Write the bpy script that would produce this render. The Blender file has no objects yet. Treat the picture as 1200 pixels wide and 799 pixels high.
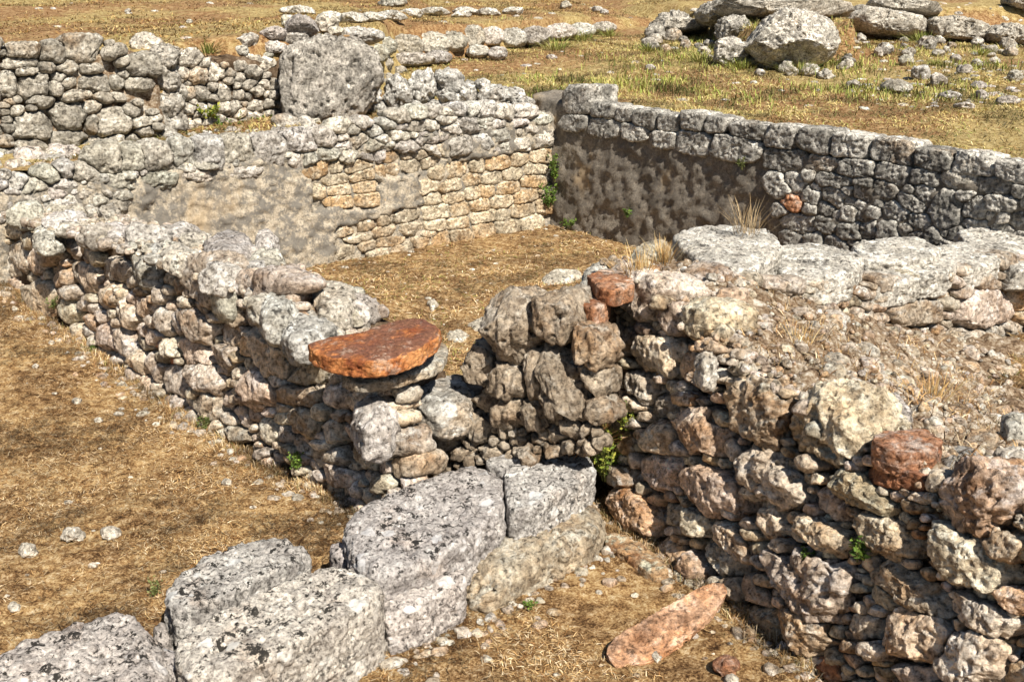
import bpy, math, random
import numpy as np
random.seed(11)
rng = np.random.default_rng(11)
SC = bpy.context.scene
COL = SC.collection
R = math.radians

# ------------------------------------------------------------------ camera model (photo is 1200 x 799)
CAMH, FPX, PITCH = 2.6, 1318.0, math.atan(430 / 1318)
SP, CP = math.sin(PITCH), math.cos(PITCH)
EYE = np.array([0.0, 0.0, CAMH])


def ray(px, py):
    x = (np.asarray(px, float) - 600) / FPX
    y = (400 - np.asarray(py, float)) / FPX
    return np.stack([x, CP + SP * y, -SP + CP * y], -1)


def at(px, py, z=0.0):
    r = ray(px, py)
    t = (z - CAMH) / r[..., 2]
    return EYE + r * np.asarray(t)[..., None]


class Face:                                     # a (battered) wall face
    def __init__(s, p0, n2, batter=0.0):
        n2 = np.array(n2, float) / np.hypot(*n2)
        s.p0 = np.array(p0, float)
        s.n = np.array([n2[0] * math.cos(batter), n2[1] * math.cos(batter), math.sin(batter)])

    def hit(s, px, py):
        r = ray(px, py)
        t = ((s.p0 - EYE) @ s.n) / (r @ s.n)
        return EYE + r * np.asarray(t)[..., None]


class Flat(Face):                               # a horizontal (or slightly tilted) bed
    def __init__(s, z, tilt=(0, 0), p=(0, 0)):
        s.p0 = np.array([p[0], p[1], z], float)
        n = np.array([-tilt[0], -tilt[1], 1.0])
        s.n = n / np.linalg.norm(n)


# ------------------------------------------------------------------ noise
_pr = np.random.default_rng(5)
PERM = _pr.permutation(256).astype(np.int64)
PERM = np.concatenate([PERM, PERM, PERM])
_g = _pr.normal(size=(256, 3))
GRAD = (_g / np.linalg.norm(_g, axis=1)[:, None])


def perlin(p):
    i = np.floor(p).astype(np.int64)
    f = p - i
    i &= 255
    u = f * f * f * (f * (f * 6 - 15) + 10)
    out = 0
    for dx in (0, 1):
        wx = u[:, 0] if dx else 1 - u[:, 0]
        hx = PERM[(i[:, 0] + dx) & 255]
        for dy in (0, 1):
            wy = wx * (u[:, 1] if dy else 1 - u[:, 1])
            hy = PERM[(hx + i[:, 1] + dy) & 255]
            for dz in (0, 1):
                w = wy * (u[:, 2] if dz else 1 - u[:, 2])
                g = GRAD[PERM[(hy + i[:, 2] + dz) & 255]]
                out = out + w * (g[:, 0] * (f[:, 0] - dx) + g[:, 1] * (f[:, 1] - dy) + g[:, 2] * (f[:, 2] - dz))
    return out * 1.5


def fbm(p, o=4, gain=0.5):
    a, s = 1.0, 0
    for k in range(o):
        s = s + a * perlin(p * 2.03 ** k + 17.3 * k)
        a *= gain
    return s


def ridged(p, o=3):
    a, s = 1.0, 0
    for k in range(o):
        s = s + a * (1 - 2.2 * np.abs(perlin(p * 2.1 ** k + 9.1 * k)))
        a *= 0.5
    return s


def sstep(a, b, x):
    t = np.clip((x - a) / (b - a), 0, 1)
    return t * t * (3 - 2 * t)


# ------------------------------------------------------------------ objects
def tag(o, label=None, cat=None, group=None, kind=None):
    for k, v in (('label', label), ('category', cat), ('group', group), ('kind', kind)):
        if v:
            o[k] = v
    return o


def empty(name, loc, label, cat, group=None, kind=None):
    o = bpy.data.objects.new(name, None)
    COL.objects.link(o)
    o.location = loc
    o.empty_display_size = 0.1
    return tag(o, label, cat, group, kind)


def mesh_obj(name, V, F, mat, parent=None, attrs=None, origin=None, smooth=True):
    """V (n,3) world coordinates, F (m,3|4) int; origin: world point used as the object's origin."""
    if parent is not None:
        V = V - np.array(parent.location)
    elif origin is not None:
        V = V - np.array(origin)
    me = bpy.data.meshes.new(name)
    k = F.shape[1]
    me.vertices.add(len(V))
    me.vertices.foreach_set('co', V.astype(np.float32).ravel())
    me.loops.add(F.size)
    me.loops.foreach_set('vertex_index', F.astype(np.int32).ravel())
    me.polygons.add(len(F))
    me.polygons.foreach_set('loop_start', np.arange(0, F.size, k, dtype=np.int32))
    if smooth:
        me.polygons.foreach_set('use_smooth', np.ones(len(F), bool))
    if attrs:
        for n, a in attrs.items():
            a = np.asarray(a, np.float32)
            if a.ndim == 2:
                at_ = me.attributes.new(n, 'FLOAT_COLOR', 'POINT')
                at_.data.foreach_set('color', np.concatenate([a, np.ones((len(a), 1), np.float32)], 1).ravel())
            else:
                at_ = me.attributes.new(n, 'FLOAT', 'POINT')
                at_.data.foreach_set('value', a)
    me.update(calc_edges=True)
    me.materials.append(mat)
    o = bpy.data.objects.new(name, me)
    COL.objects.link(o)
    if parent is not None:
        o.parent = parent
    elif origin is not None:
        o.location = origin
    return o


class Bag:
    def __init__(s):
        s.V, s.F, s.T, s.W, s.n = [], [], [], [], 0

    def add(s, st):
        V, F, t, w = st
        s.V.append(V)
        s.F.append(F + s.n)
        s.T.append(np.tile(t, (len(V), 1)))
        s.W.append(np.full(len(V), w))
        s.n += len(V)

    def build(s, name, mat, parent=None, origin=None, smooth=True):
        if not s.V:
            return None
        return mesh_obj(name, np.concatenate(s.V), np.concatenate(s.F), mat, parent,
                        {'tint': np.concatenate(s.T), 'warm': np.concatenate(s.W)}, origin, smooth)


# ------------------------------------------------------------------ materials
class NT:
    def __init__(s, name):
        s.m = bpy.data.materials.new(name)
        s.m.use_nodes = True
        s.t = s.m.node_tree
        s.b = s.t.nodes['Principled BSDF']

    def n(s, ty, **kw):
        x = s.t.nodes.new('ShaderNode' + ty)
        for k, v in kw.items():
            setattr(x, k, v)
        return x

    def l(s, a, b):
        s.t.links.new(a, b)

    def noise(s, vec, scale, detail=5, rough=0.6, dist=0.0):
        x = s.n('TexNoise')
        x.inputs['Scale'].default_value = scale
        x.inputs['Detail'].default_value = detail
        x.inputs['Roughness'].default_value = rough
        x.inputs['Distortion'].default_value = dist
        s.l(vec, x.inputs['Vector'])
        return x.outputs['Fac']

    def ramp(s, fac, stops):
        x = s.n('ValToRGB')
        e = x.color_ramp.elements
        while len(e) < len(stops):
            e.new(0.5)
        for el, (p, c) in zip(e, stops):
            el.position = p
            el.color = (*c, 1) if len(c) == 3 else c
        s.l(fac, x.inputs[0])
        return x.outputs[0]

    def rng(s, v, a, b, c=0.0, d=1.0, smooth=True):
        x = s.n('MapRange')
        if smooth:
            x.interpolation_type = 'SMOOTHSTEP'
        for i, q in enumerate((a, b, c, d)):
            x.inputs[i + 1].default_value = q
        s.l(v, x.inputs[0])
        return x.outputs[0]

    def math(s, op, a, b=None):
        x = s.n('Math', operation=op)
        for i, q in enumerate((a, b)):
            if q is None:
                continue
            if isinstance(q, (int, float)):
                x.inputs[i].default_value = q
            else:
                s.l(q, x.inputs[i])
        return x.outputs[0]

    def mix(s, fac, a, b, mode='MIX'):
        x = s.n('Mix', data_type='RGBA', blend_type=mode)
        for i, q in ((0, fac), (6, a), (7, b)):
            if isinstance(q, (int, float)):
                x.inputs[i].default_value = q
            elif isinstance(q, tuple):
                x.inputs[i].default_value = (*q, 1)
            else:
                s.l(q, x.inputs[i])
        return x.outputs[2]

    def attr(s, name):
        x = s.n('Attribute')
        x.attribute_name = name
        return x

    def coord(s):
        return s.n('TexCoord').outputs['Object']

    def bump(s, h, strength, dist):
        x = s.n('Bump')
        x.inputs['Strength'].default_value = strength
        x.inputs['Distance'].default_value = dist
        s.l(h, x.inputs['Height'])
        s.l(x.outputs[0], s.b.inputs['Normal'])

    def done(s, col, rough=0.9):
        s.l(col, s.b.inputs['Base Color'])
        s.b.inputs['Roughness'].default_value = rough
        s.b.inputs['Specular IOR Level'].default_value = 0.2
        return s.m


def limestone(name, dark, mid, light, tan=((.24, .145, .07), (.60, .44, .28)), spots=0.8, white=0.8, sp=(.57, .64), f=1.0, wth=(.52, .60), bleach=.45, discs=False):
    t = NT(name)
    c = t.coord()
    n1 = t.noise(c, 5.5 * f, 8, .74)
    base = t.ramp(n1, [(.36, dark), (.49, mid), (.62, light)])
    tanc = t.ramp(n1, [(.36, tan[0]), (.62, tan[1])])
    n4 = t.noise(c, 3.1 * f, 3, .6)
    w = t.math('ADD', t.attr('warm').outputs['Fac'], t.math('MULTIPLY', t.math('SUBTRACT', n4, .5), 2.2))
    base = t.mix(t.rng(w, .1, .95), base, tanc)
    up = t.n('NewGeometry')
    sx = t.n('SeparateXYZ')
    t.l(up.outputs['Normal'], sx.inputs[0])
    upz = t.rng(sx.outputs[2], -.2, .75, .35, 1.0)
    n3 = t.noise(c, 9 * f, 7, .72, .6)
    base = t.mix(t.math('MULTIPLY', t.rng(n3, .36, .60), t.math('MULTIPLY', upz, bleach)), base, (.60, .58, .53))
    base = t.mix(t.math('MULTIPLY', t.rng(n3, *wth), t.math('MULTIPLY', upz, white)), base, (.78, .76, .71))
    if discs:
        vd = t.n('TexVoronoi')
        vd.inputs['Scale'].default_value = 10
        wv = t.n('VectorMath', operation='ADD')
        t.l(c, wv.inputs[0])
        nz = t.n('TexNoise'); nz.inputs['Scale'].default_value = 22; nz.inputs['Detail'].default_value = 4
        t.l(c, nz.inputs['Vector'])
        sc_ = t.n('VectorMath', operation='SCALE'); sc_.inputs['Scale'].default_value = .05
        t.l(nz.outputs['Color'], sc_.inputs[0])
        t.l(sc_.outputs[0], wv.inputs[1])
        t.l(wv.outputs[0], vd.inputs['Vector'])
        sp_ = t.n('SeparateColor'); t.l(vd.outputs['Color'], sp_.inputs[0])
        r_ = t.math('MULTIPLY', t.rng(sp_.outputs[0], .35, 1.0, .1, 1, False), .45)
        dm = t.rng(t.math('SUBTRACT', vd.outputs['Distance'], r_), .0, -.06)
        dm = t.math('MULTIPLY', dm, upz)
    n2 = t.noise(c, 38 * f, 6, .74)
    grit = t.ramp(n2, [(.36, (.26, .25, .235)), (.46, (.84, .83, .82)), (.54, (1.12, 1.12, 1.11)), (.62, (1.5, 1.49, 1.46))])
    base = t.mix(1.0, base, grit, 'MULTIPLY')
    n6 = t.noise(c, 15 * f, 5, .7, .4)
    n5 = t.math('ADD', t.math('ADD', t.math('MULTIPLY', n2, -.55), t.math('MULTIPLY', n6, .9)), t.math('ADD', .325, t.math('MULTIPLY', t.math('SUBTRACT', n4, .5), .3)))
    base = t.mix(t.math('MULTIPLY', t.rng(n5, *sp), t.math('MULTIPLY', upz, spots)), base, (.04, .037, .033))  # black lichen specks; pits of the bump get their shade in this colour too
    if discs:
        base = t.mix(t.math('MULTIPLY', dm, .9), base, t.mix(n2, (.56, .55, .52), (.86, .85, .82)))
    col = t.mix(1.0, base, t.attr('tint').outputs['Color'], 'MULTIPLY')
    h = t.math('ADD', t.math('MULTIPLY', n2, 1.0), t.math('ADD', t.math('MULTIPLY', n1, .8), t.math('MULTIPLY', n6, -.8)))
    t.bump(h, 1.0, .02 / f)
    return t.done(col)


def plaster(name, light, mid, dark, scale=5.5, dk=(.5, .62)):
    t = NT(name)
    c = t.coord()
    n1 = t.noise(c, scale, 8, .78)
    n2 = t.noise(c, 18, 7, .8)
    n3 = t.noise(c, 1.3, 4, .6, .5)
    n4 = t.noise(c, 55, 5, .75)
    col = t.ramp(n2, [(.40, mid), (.57, light)])
    col = t.mix(1.0, col, t.ramp(n4, [(.38, (.6, .6, .6)), (.5, (1, 1, 1)), (.62, (1.25, 1.25, 1.25))]), 'MULTIPLY')
    m = t.math('ADD', t.math('MULTIPLY', n1, .6), t.math('MULTIPLY', n2, .4))
    col = t.mix(t.math('MULTIPLY', t.rng(m, *dk), .85), col, dark)
    col = t.mix(t.rng(n3, .56, .66, 0, .6), col, (.50, .37, .22))
    t.bump(t.math('ADD', n2, t.math('MULTIPLY', n1, .8)), .9, .014)
    return t.done(col, .95)


def simple_noise(name, stops, scale=6, detail=7, rough=.7, bump=.02, f2=60):
    t = NT(name)
    c = t.coord()
    n1 = t.noise(c, scale, detail, rough)
    n2 = t.noise(c, f2, 5, .7)
    v = t.math('ADD', t.math('MULTIPLY', n1, .65), t.math('MULTIPLY', n2, .35))
    col = t.ramp(v, stops)
    t.bump(v, .9, bump)
    return t.done(col, .95)


def blade_mat(name):
    t = NT(name)
    c = t.attr('tint').outputs['Color']
    t.b.inputs['Subsurface Weight'].default_value = 0
    return t.done(c, .8)


GREY = ((.17, .155, .135), (.43, .40, .35), (.64, .60, .54))
M_GREY = limestone('weathered_limestone', *GREY)
M_TAN = limestone('warm_limestone', (.22, .165, .115), (.48, .40, .31), (.74, .66, .55), tan=((.25, .125, .05), (.66, .45, .26)), spots=.5, white=.6, bleach=.4)
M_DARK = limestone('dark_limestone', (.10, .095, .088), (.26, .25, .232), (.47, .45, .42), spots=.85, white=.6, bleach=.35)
M_BLOCK = limestone('lichened_block', (.20, .18, .165), (.44, .41, .38), (.60, .565, .52), tan=((.30, .21, .15), (.58, .46, .36)), f=1.5, spots=1.0, white=.5, sp=(.55, .60), wth=(.575, .60), bleach=.25, discs=True)
M_PLAST = plaster('old_plaster', (.60, .52, .40), (.38, .32, .24), (.15, .14, .125), dk=(.455, .53))
M_PLAST2 = plaster('shaded_render', (.33, .29, .235), (.19, .16, .125), (.12, .105, .088), dk=(.45, .58))  # brown render darkened further: the wall's shade is put into its colour
M_CORE = simple_noise('earth_mortar', [(.36, (.03, .019, .011)), (.5, (.10, .064, .038)), (.64, (.26, .20, .14))], 9, 7, .7, .014)
M_PILE = simple_noise('rubble_earth', [(.40, (.045, .028, .016)), (.47, (.17, .11, .065)), (.54, (.33, .26, .18)), (.61, (.56, .51, .44))], 11, 8, .72, .014)
def terracotta(name):
    t = NT(name)
    c = t.coord()
    n1 = t.noise(c, 7, 7, .72)
    n2 = t.noise(c, 60, 5, .75)
    col = t.ramp(n1, [(.38, (.22, .065, .026)), (.5, (.40, .15, .05)), (.62, (.56, .26, .10))])
    g = t.n('NewGeometry'); sx = t.n('SeparateXYZ')
    t.l(g.outputs['Normal'], sx.inputs[0])
    m = t.math('MULTIPLY', t.rng(sx.outputs[2], .75, .95), t.rng(t.noise(c, 4, 5, .65), .36, .50))
    col = t.mix(t.math('MULTIPLY', m, .85), col, (.15, .07, .05))
    col = t.mix(t.rng(t.noise(c, 11, 6, .75), .54, .64, 0, .55), col, (.46, .34, .26))
    col = t.mix(1.0, col, t.ramp(n2, [(.36, (.5, .5, .5)), (.5, (1, 1, 1)), (.62, (1.3, 1.3, 1.3)), (.68, (2.2, 2.4, 2.6))]), 'MULTIPLY')
    t.bump(t.math('ADD', n1, n2), .9, .008)
    return t.done(col, .85)


M_TERRA = terracotta('terracotta')
M_TERRA2 = limestone('worn_brick', (.24, .095, .055), (.40, .18, .10), (.52, .29, .19), tan=((.24, .09, .042), (.54, .27, .14)), spots=.5, white=.4, bleach=.22)
M_GRASS = blade_mat('straw')
M_LEAF = blade_mat('leaves')


def ground_mat(name, stops, stops2, s1=2.6):
    t = NT(name)
    c = t.coord()
    n1 = t.noise(c, s1, 6, .65)
    n2 = t.noise(c, 15, 9, .82)
    n3 = t.noise(c, 90, 5, .75)
    v = t.math('ADD', t.math('MULTIPLY', n2, .6), t.math('MULTIPLY', n3, .4))
    a = t.ramp(v, stops)
    b = t.ramp(v, stops2)
    col = t.mix(t.rng(n1, .44, .56), a, b)
    t.bump(v, .9, .014)
    return t.done(col, .95)


M_GROUND = ground_mat('dry_earth',
                      [(.43, (.03, .013, .004)), (.48, (.135, .07, .027)), (.54, (.34, .21, .095)), (.62, (.60, .50, .33))],
                      [(.42, (.07, .034, .012)), (.48, (.27, .15, .06)), (.54, (.48, .33, .155)), (.62, (.66, .55, .38))])
M_TERR = ground_mat('terrace_earth',
                    [(.42, (.06, .026, .01)), (.49, (.26, .135, .055)), (.58, (.46, .33, .17))],
                    [(.42, (.10, .06, .022)), (.49, (.34, .24, .09)), (.58, (.54, .44, .22))], .45)

# ------------------------------------------------------------------ stones
_QS = {}


def quad_sphere(n):
    if n in _QS:
        return _QS[n]
    g = np.tan(np.linspace(-1, 1, n + 1) * math.pi / 4)
    a, b = np.meshgrid(g, g, indexing='ij')
    a, b = a.ravel(), b.ravel()
    o = np.ones_like(a)
    pts = np.concatenate([np.stack(q, 1) for q in ((o, a, b), (-o, b, a), (b, o, a), (a, -o, b), (a, b, o), (b, a, -o))])
    i, j = np.meshgrid(np.arange(n), np.arange(n), indexing='ij')
    q = (i * (n + 1) + j).ravel()
    f = np.stack([q, q + n + 1, q + n + 2, q + 1], 1)
    F = np.concatenate([f + k * (n + 1) ** 2 for k in range(6)])
    key = np.round(pts * 1e5).astype(np.int64)
    _, idx, inv = np.unique(key, axis=0, return_index=True, return_inverse=True)
    res = (pts[idx], inv.ravel()[F])
    _QS[n] = res
    return res


WOB, MP = 1.0, 2.0
TH = np.linspace(-math.pi, math.pi, 73)


def stone(c, u, v, n, rad, depth, prot=.04, p=3.2, res=14, rough=1.0, cuts=6, crag=1.0, tint=None, warm=0.0, flute=None, back=True, lump=.09, cutr=(.74, .96)):
    """A rock whose outline in the plane (c; u, v) is rad(theta); it stands prot in front of the plane and depth - prot behind it."""
    C, F = quad_sphere(res)
    q = C / (np.abs(C) ** p).sum(1)[:, None] ** (1 / p)
    th = np.arctan2(q[:, 1], q[:, 0])
    rho = (np.abs(q[:, 0]) ** p + np.abs(q[:, 1]) ** p) ** (1 / p)
    r = np.interp(th, TH, rad)
    S = float(np.mean(rad))
    L = np.stack([rho * r * np.cos(th), rho * r * np.sin(th), q[:, 2] * depth / 2], 1)
    nl = np.stack([np.cos(th) * rho ** (p - 1), np.sin(th) * rho ** (p - 1), np.sign(q[:, 2]) * np.abs(q[:, 2]) ** (p - 1)], 1)
    nl /= np.linalg.norm(nl, axis=1)[:, None] + 1e-9
    for k in range(cuts):
        m = rng.normal(size=3) * np.array([1, 1, .6])
        m[2] = abs(m[2]) + (.45 if k % 3 else 0)
        m /= np.linalg.norm(m)
        d = L @ m
        t = d.max() * rng.uniform(*cutr)
        L = L - (np.maximum(0, d - t) * .95)[:, None] * m
    off = rng.uniform(0, 60, 3)
    P = L + off
    d = lump * S * (perlin(P * (1.25 / S)) + .55 * perlin(P * (3.1 / S) + 7))
    Q = P
    if flute is not None:                       # weathered grooves along one direction
        Q = P - np.outer(P @ flute, flute) * .72
    k = min(1.0, S / .1)
    d = d + crag * k * (.011 * ridged(Q * (9.5 / max(k, .45)), 3) - .006)
    if res > 7:
        h2 = fbm(Q * 30 + 5, 3, .62)
        d = d + rough * k * (.013 * h2 - .016 * np.maximum(0, h2 - .28))
        d = d - crag * k * .020 * sstep(.30, .62, perlin(P * 19 + 31))
    L = L + nl * d[:, None]
    L[:, 2] += prot - depth / 2
    W = c + L[:, :1] * u + L[:, 1:2] * v + L[:, 2:] * n
    if tint is None:
        g = rng.uniform(.74, 1.16)
        tint = g * np.array([1 + rng.uniform(-.02, .06), 1, 1 + rng.uniform(-.09, .03)])
    if back is False:
        F = F[(q[F, 2] > -.55).any(1)]
    return W, F, np.asarray(tint, float), warm


def axes(n):
    n = n / np.linalg.norm(n)
    u = np.cross([0, 0, 1.0], n)
    if np.linalg.norm(u) < .3:
        u = np.array([1.0, 0, 0]) - n * n[0]
    u /= np.linalg.norm(u)
    return u, np.cross(n, u), n


def radial(pts, c, u, v, sm=1):
    d = pts - c
    x, y = d @ u, d @ v
    th, r = np.arctan2(y, x), np.hypot(x, y)
    o = np.argsort(th)
    th, r = th[o], r[o]
    th = np.concatenate([th - 2 * math.pi, th, th + 2 * math.pi])
    r = np.concatenate([r, r, r])
    rr = np.interp(TH, th, r)
    k = np.array([.2, .6, .2])
    for _ in range(sm):
        rr = np.convolve(np.concatenate([rr[-2:-1], rr, rr[1:2]]), k, 'valid')
    return rr


def dense(poly, m=10):
    P = np.array(poly, float)
    Q = np.roll(P, -1, 0)
    t = np.linspace(0, 1, m, endpoint=False)[None, :, None]
    return (P[:, None] * (1 - t) + Q[:, None] * t).reshape(-1, 2)


def metric(S, pts, grow=0.0):
    """ellipse-normalised distance of pts (m,2) to every seed of S (k,5): (m,k)"""
    d = pts[:, None, :] - S[None, :, :2]
    a = np.radians(S[:, 4])
    x = d[..., 0] * np.cos(a) + d[..., 1] * np.sin(a)
    y = -d[..., 0] * np.sin(a) + d[..., 1] * np.cos(a)
    return (np.abs(x / (S[:, 2] / 2 + grow)) ** MP + np.abs(y / (S[:, 3] / 2 + grow)) ** MP) ** (1 / MP)


def inside(poly, pts):
    P = np.array(poly, float)
    Q = np.roll(P, -1, 0)
    c = np.zeros(len(pts), bool)
    for (x1, y1), (x2, y2) in zip(P, Q):
        if y1 != y2:
            k = ((y1 > pts[:, 1]) != (y2 > pts[:, 1])) & (pts[:, 0] < (x2 - x1) * (pts[:, 1] - y1) / (y2 - y1) + x1)
            c ^= k
    return c


def fill(poly, S, sizes, ang=0, jit=25, tries=900, aspect=(1.1, 1.9), scale=None):
    """random seeds in the free area of a polygon (photo pixels), large ones first"""
    S = [tuple(s[:5]) for s in S]
    n0 = len(S)
    P = np.array(poly, float)
    lo, hi = P.min(0), P.max(0)
    for sz in sizes:
        cand = rng.uniform(lo, hi, (tries, 2))
        cand = cand[inside(poly, cand)]
        for c in cand:
            k = scale(c) if scale else 1.0
            h = sz * k * rng.uniform(.85, 1.15)
            w = h * rng.uniform(*aspect)
            if S:
                A = np.array(S)
                if (metric(A, c[None], .34 * h) < 1).any():
                    continue
            S.append((c[0], c[1], w, h, ang + rng.uniform(-jit, jit)))
    return S[n0:]


def outline(S, i, K=44, cap=1.5):
    s = S[i]
    a = np.linspace(0, 2 * math.pi, K, endpoint=False)
    t = np.linspace(.25, cap, 24)
    ca, sa = math.cos(R(s[4])), math.sin(R(s[4]))
    x = np.cos(a)[:, None] * t * s[2] / 2
    y = np.sin(a)[:, None] * t * s[3] / 2
    pts = np.stack([s[0] + x * ca - y * sa, s[1] + x * sa + y * ca], -1)
    near = np.hypot(S[:, 0] - s[0], S[:, 1] - s[1]) < (max(s[2], s[3]) + np.maximum(S[:, 2], S[:, 3]))
    near[i] = False
    m = metric(np.array([s]), pts.reshape(-1, 2))[:, 0].reshape(K, -1)
    if near.any():
        o = metric(S[near], pts.reshape(-1, 2)).min(1).reshape(K, -1)
        bad = o < m * 1.02
    else:
        bad = np.zeros_like(m, bool)
    first = np.where(bad.any(1), bad.argmax(1), len(t))
    first = np.maximum(first - 1, 0)
    rr = t[np.minimum(first, len(t) - 1)]
    sm = (np.roll(rr, 1) + 2 * rr + np.roll(rr, -1)) / 4
    rr = np.minimum(rr, sm + .05)
    wob = sum(rng.normal() * k_ * np.cos(m_ * a + rng.uniform(0, 6.28)) for m_, k_ in ((2, .05), (3, .055), (4, .05), (5, .035)))
    rr = rr * np.clip(1 + wob * WOB, .78, 1.08)
    px = s[0] + np.cos(a) * rr * s[2] / 2 * ca - np.sin(a) * rr * s[3] / 2 * sa
    py = s[1] + np.cos(a) * rr * s[2] / 2 * sa + np.sin(a) * rr * s[3] / 2 * ca
    return px, py


def lay(root, face, specs, mat, depth=.22, prot=(.02, .07), part='stone', limit=98, warm=(.0, .3), crag=1.0, p=3.2, cuts=4,
        k=2.1, flute=0, wob=1.0, mp=2.3, tint=None, rest='rubble_fill', gap=1.0, nmax=38, rough=1.0, lump=.09, cutr=(.74, .96)):
    """lay stones (photo-pixel ellipses) into a wall face: the largest as parts, the rest as one stuff part"""
    global WOB, MP
    WOB, MP = wob, mp
    keep, todo = [], sorted(specs, key=lambda s: -s[2] * s[3])
    for s in todo:
        if keep and (metric(np.array([q[:5] for q in keep], float), np.array([[s[0], s[1]]], float)) < .6).any():
            continue
        keep.append(s)
    specs = keep
    S = np.array([s[:5] for s in specs], float)
    order = np.argsort(-S[:, 2] * S[:, 3])
    bag = Bag()
    u, v, n = axes(face.n)
    cnt = 0
    for rank, i in enumerate(order):
        if len(specs[i]) > 5 and 'skip' in specs[i][5]:
            continue
        px, py = outline(S, i)
        pts = face.hit(px, py)
        c = face.hit(S[i, 0], S[i, 1])
        rad = radial(pts, c, u, v) * gap
        size = max(S[i, 2], S[i, 3])
        res = int(np.clip(size / k, 8, nmax))
        sz = float(rad.mean())
        opt = specs[i][5] if len(specs[i]) > 5 else {}
        w = opt.get('warm', rng.uniform(*warm))
        fl = None
        if flute:
            f3 = n * .25 + v * (1.0) + u * rng.uniform(-.35, .35)
            fl = np.array([f3 @ u, f3 @ v, f3 @ n])
            fl /= np.linalg.norm(fl)
        st = stone(c, u, v, n, rad, opt.get('depth', min(depth, sz * 3.0)), opt.get('prot', rng.uniform(*prot)) * min(1, sz / .07 + .25), p=opt.get('p', p), res=res,
                   cuts=opt.get('cuts', cuts), lump=opt.get('lump', lump), cutr=cutr, crag=opt.get('crag', crag), warm=w, flute=fl, tint=opt.get('tint', tint() if tint else None), rough=rough)
        m = opt.get('mat', mat)
        if cnt < limit or 'label' in opt:
            b = Bag()
            b.add(st)
            o = b.build(opt.get('name', part), m, root)
            if 'label' in opt:
                o['label'] = opt['label']
            cnt += 1
        else:
            bag.add(st)
    if bag.V:
        o = bag.build(rest, mat, root)
        o['kind'] = 'stuff'
    WOB, MP = 1.0, 2.0


def block(name, poly, z, depth, mat, label, cat='stone block', p=13.0, res=40, tilt=(0, 0), prot=.0, crag=1.0, cuts=3, warm=.1, group=None, parent=None,
          rough=1.0, tint=None, face=None, lump=.035, cutr=(.86, .98)):
    """a block or slab from the outline of its top (photo pixels) on a bed of height z"""
    D = dense(poly)
    c0 = at(*np.mean(poly, 0), z)
    f = face or Flat(z, tilt, c0[:2])
    pts = f.hit(D[:, 0], D[:, 1])
    c = pts.mean(0)
    u, v, n = axes(f.n)
    st = stone(c, u, v, n, radial(pts, c, u, v), depth, prot, p=p, res=res, crag=crag, cuts=cuts, warm=warm, rough=rough, tint=tint, lump=lump, cutr=cutr)
    b = Bag()
    b.add(st)
    if parent is not None:
        o = b.build(name, mat, parent)
        if label:
            o['label'] = label
        return o
    o = b.build(name, mat, None, (c[0], c[1], z - depth))
    return tag(o, label, cat, group)


# ------------------------------------------------------------------ plan of the ruin
C0 = np.array([.44, 12.0])                       # inner corner of the room
D1 = np.array([-.793, -.609]); N1 = np.array([-.609, .793])     # rear wall: direction from the corner, normal away from the room
D2 = np.array([.629, -.777]); N2 = np.array([.777, .629])       # right-hand wall
W3P = np.array([-.78, 5.17]); D3 = np.array([-.688, .726]); O3 = np.array([-.726, -.688])   # long front wall: far direction, outward normal
W4P = np.array([.54, 5.17]); D4 = np.array([.44, -.898]); I4 = np.array([.898, .44])        # near rubble wall: near direction, inward normal
W5P = np.array([1.2, 5.62]); D5 = np.array([.788, .616]); B5 = np.array([-.616, .788])      # slab wall: direction, normal to the back


def w4_top(s):
    return np.interp(s, [-.4, .0, .5, 1.4, 2.3, 3.5], [1.13, 1.12, 1.0, .88, .82, .78])


def low_z(x, y):
    p = np.stack([x, y], -1)
    q = (p - W3P) @ D3
    out = (p - W3P) @ O3
    z = .25 * np.clip((q - 1.2) / 3.2, 0, 1.6) ** 1.2 * sstep(-.5, -.1, out)
    b = (p - W4P) @ I4
    fr = (p - W5P) @ B5
    z = z + .3 * sstep(.5, 1.2, b) * sstep(.15, -.1, fr)
    P3 = np.stack([x, y, 0 * x], -1).reshape(-1, 3)
    nz = (.035 * fbm(P3 * .9, 3) + .012 * fbm(P3 * 5 + 3, 3) + .010 * fbm(P3 * 16 + 7, 3, .65)).reshape(np.shape(x))
    return z + nz


LX = [-14, -3.35, -3.2, -1.75, -1.55, 1.6, 4, 9]
LY = [2.68, 10.85, 11.34, 12.46, 15.2, 20.7, 24, 32]


def up_z(x, y):
    base = 1.12 + .05 * np.maximum(0, y - 10.5) - .03 * np.maximum(0, 9 - y)
    yl = np.interp(x, LX, LY)
    A = np.interp(x, [-3, -1.7, -1.5, 1.0, 3.0], [.78, .72, .5, .32, .0])
    z = base + A * sstep(.0, .3, y - yl) - sstep(0, 8, y - yl) * .25 * np.clip(A / .7, 0, 1)
    yo = np.interp(x, [-2, 2.4, 3.2, 3.6, 4.9, 5.6, 7.5, 14, 40], [30, 23, 21.6, 16.4, 16.2, 19.6, 19.9, 20.4, 24])
    z = z + np.interp(x, [1.8, 3.2, 5, 40], [0, .34, .42, .42]) * sstep(-.05, .5, y - yo) * (1 - .5 * sstep(1, 9, y - yo))
    P3 = np.stack([x, y, 0 * x], -1).reshape(-1, 3)
    nz = (.06 * fbm(P3 * .55 + 5, 3) + .02 * fbm(P3 * 3 + 1, 3)).reshape(np.shape(x))
    return z + nz


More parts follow.
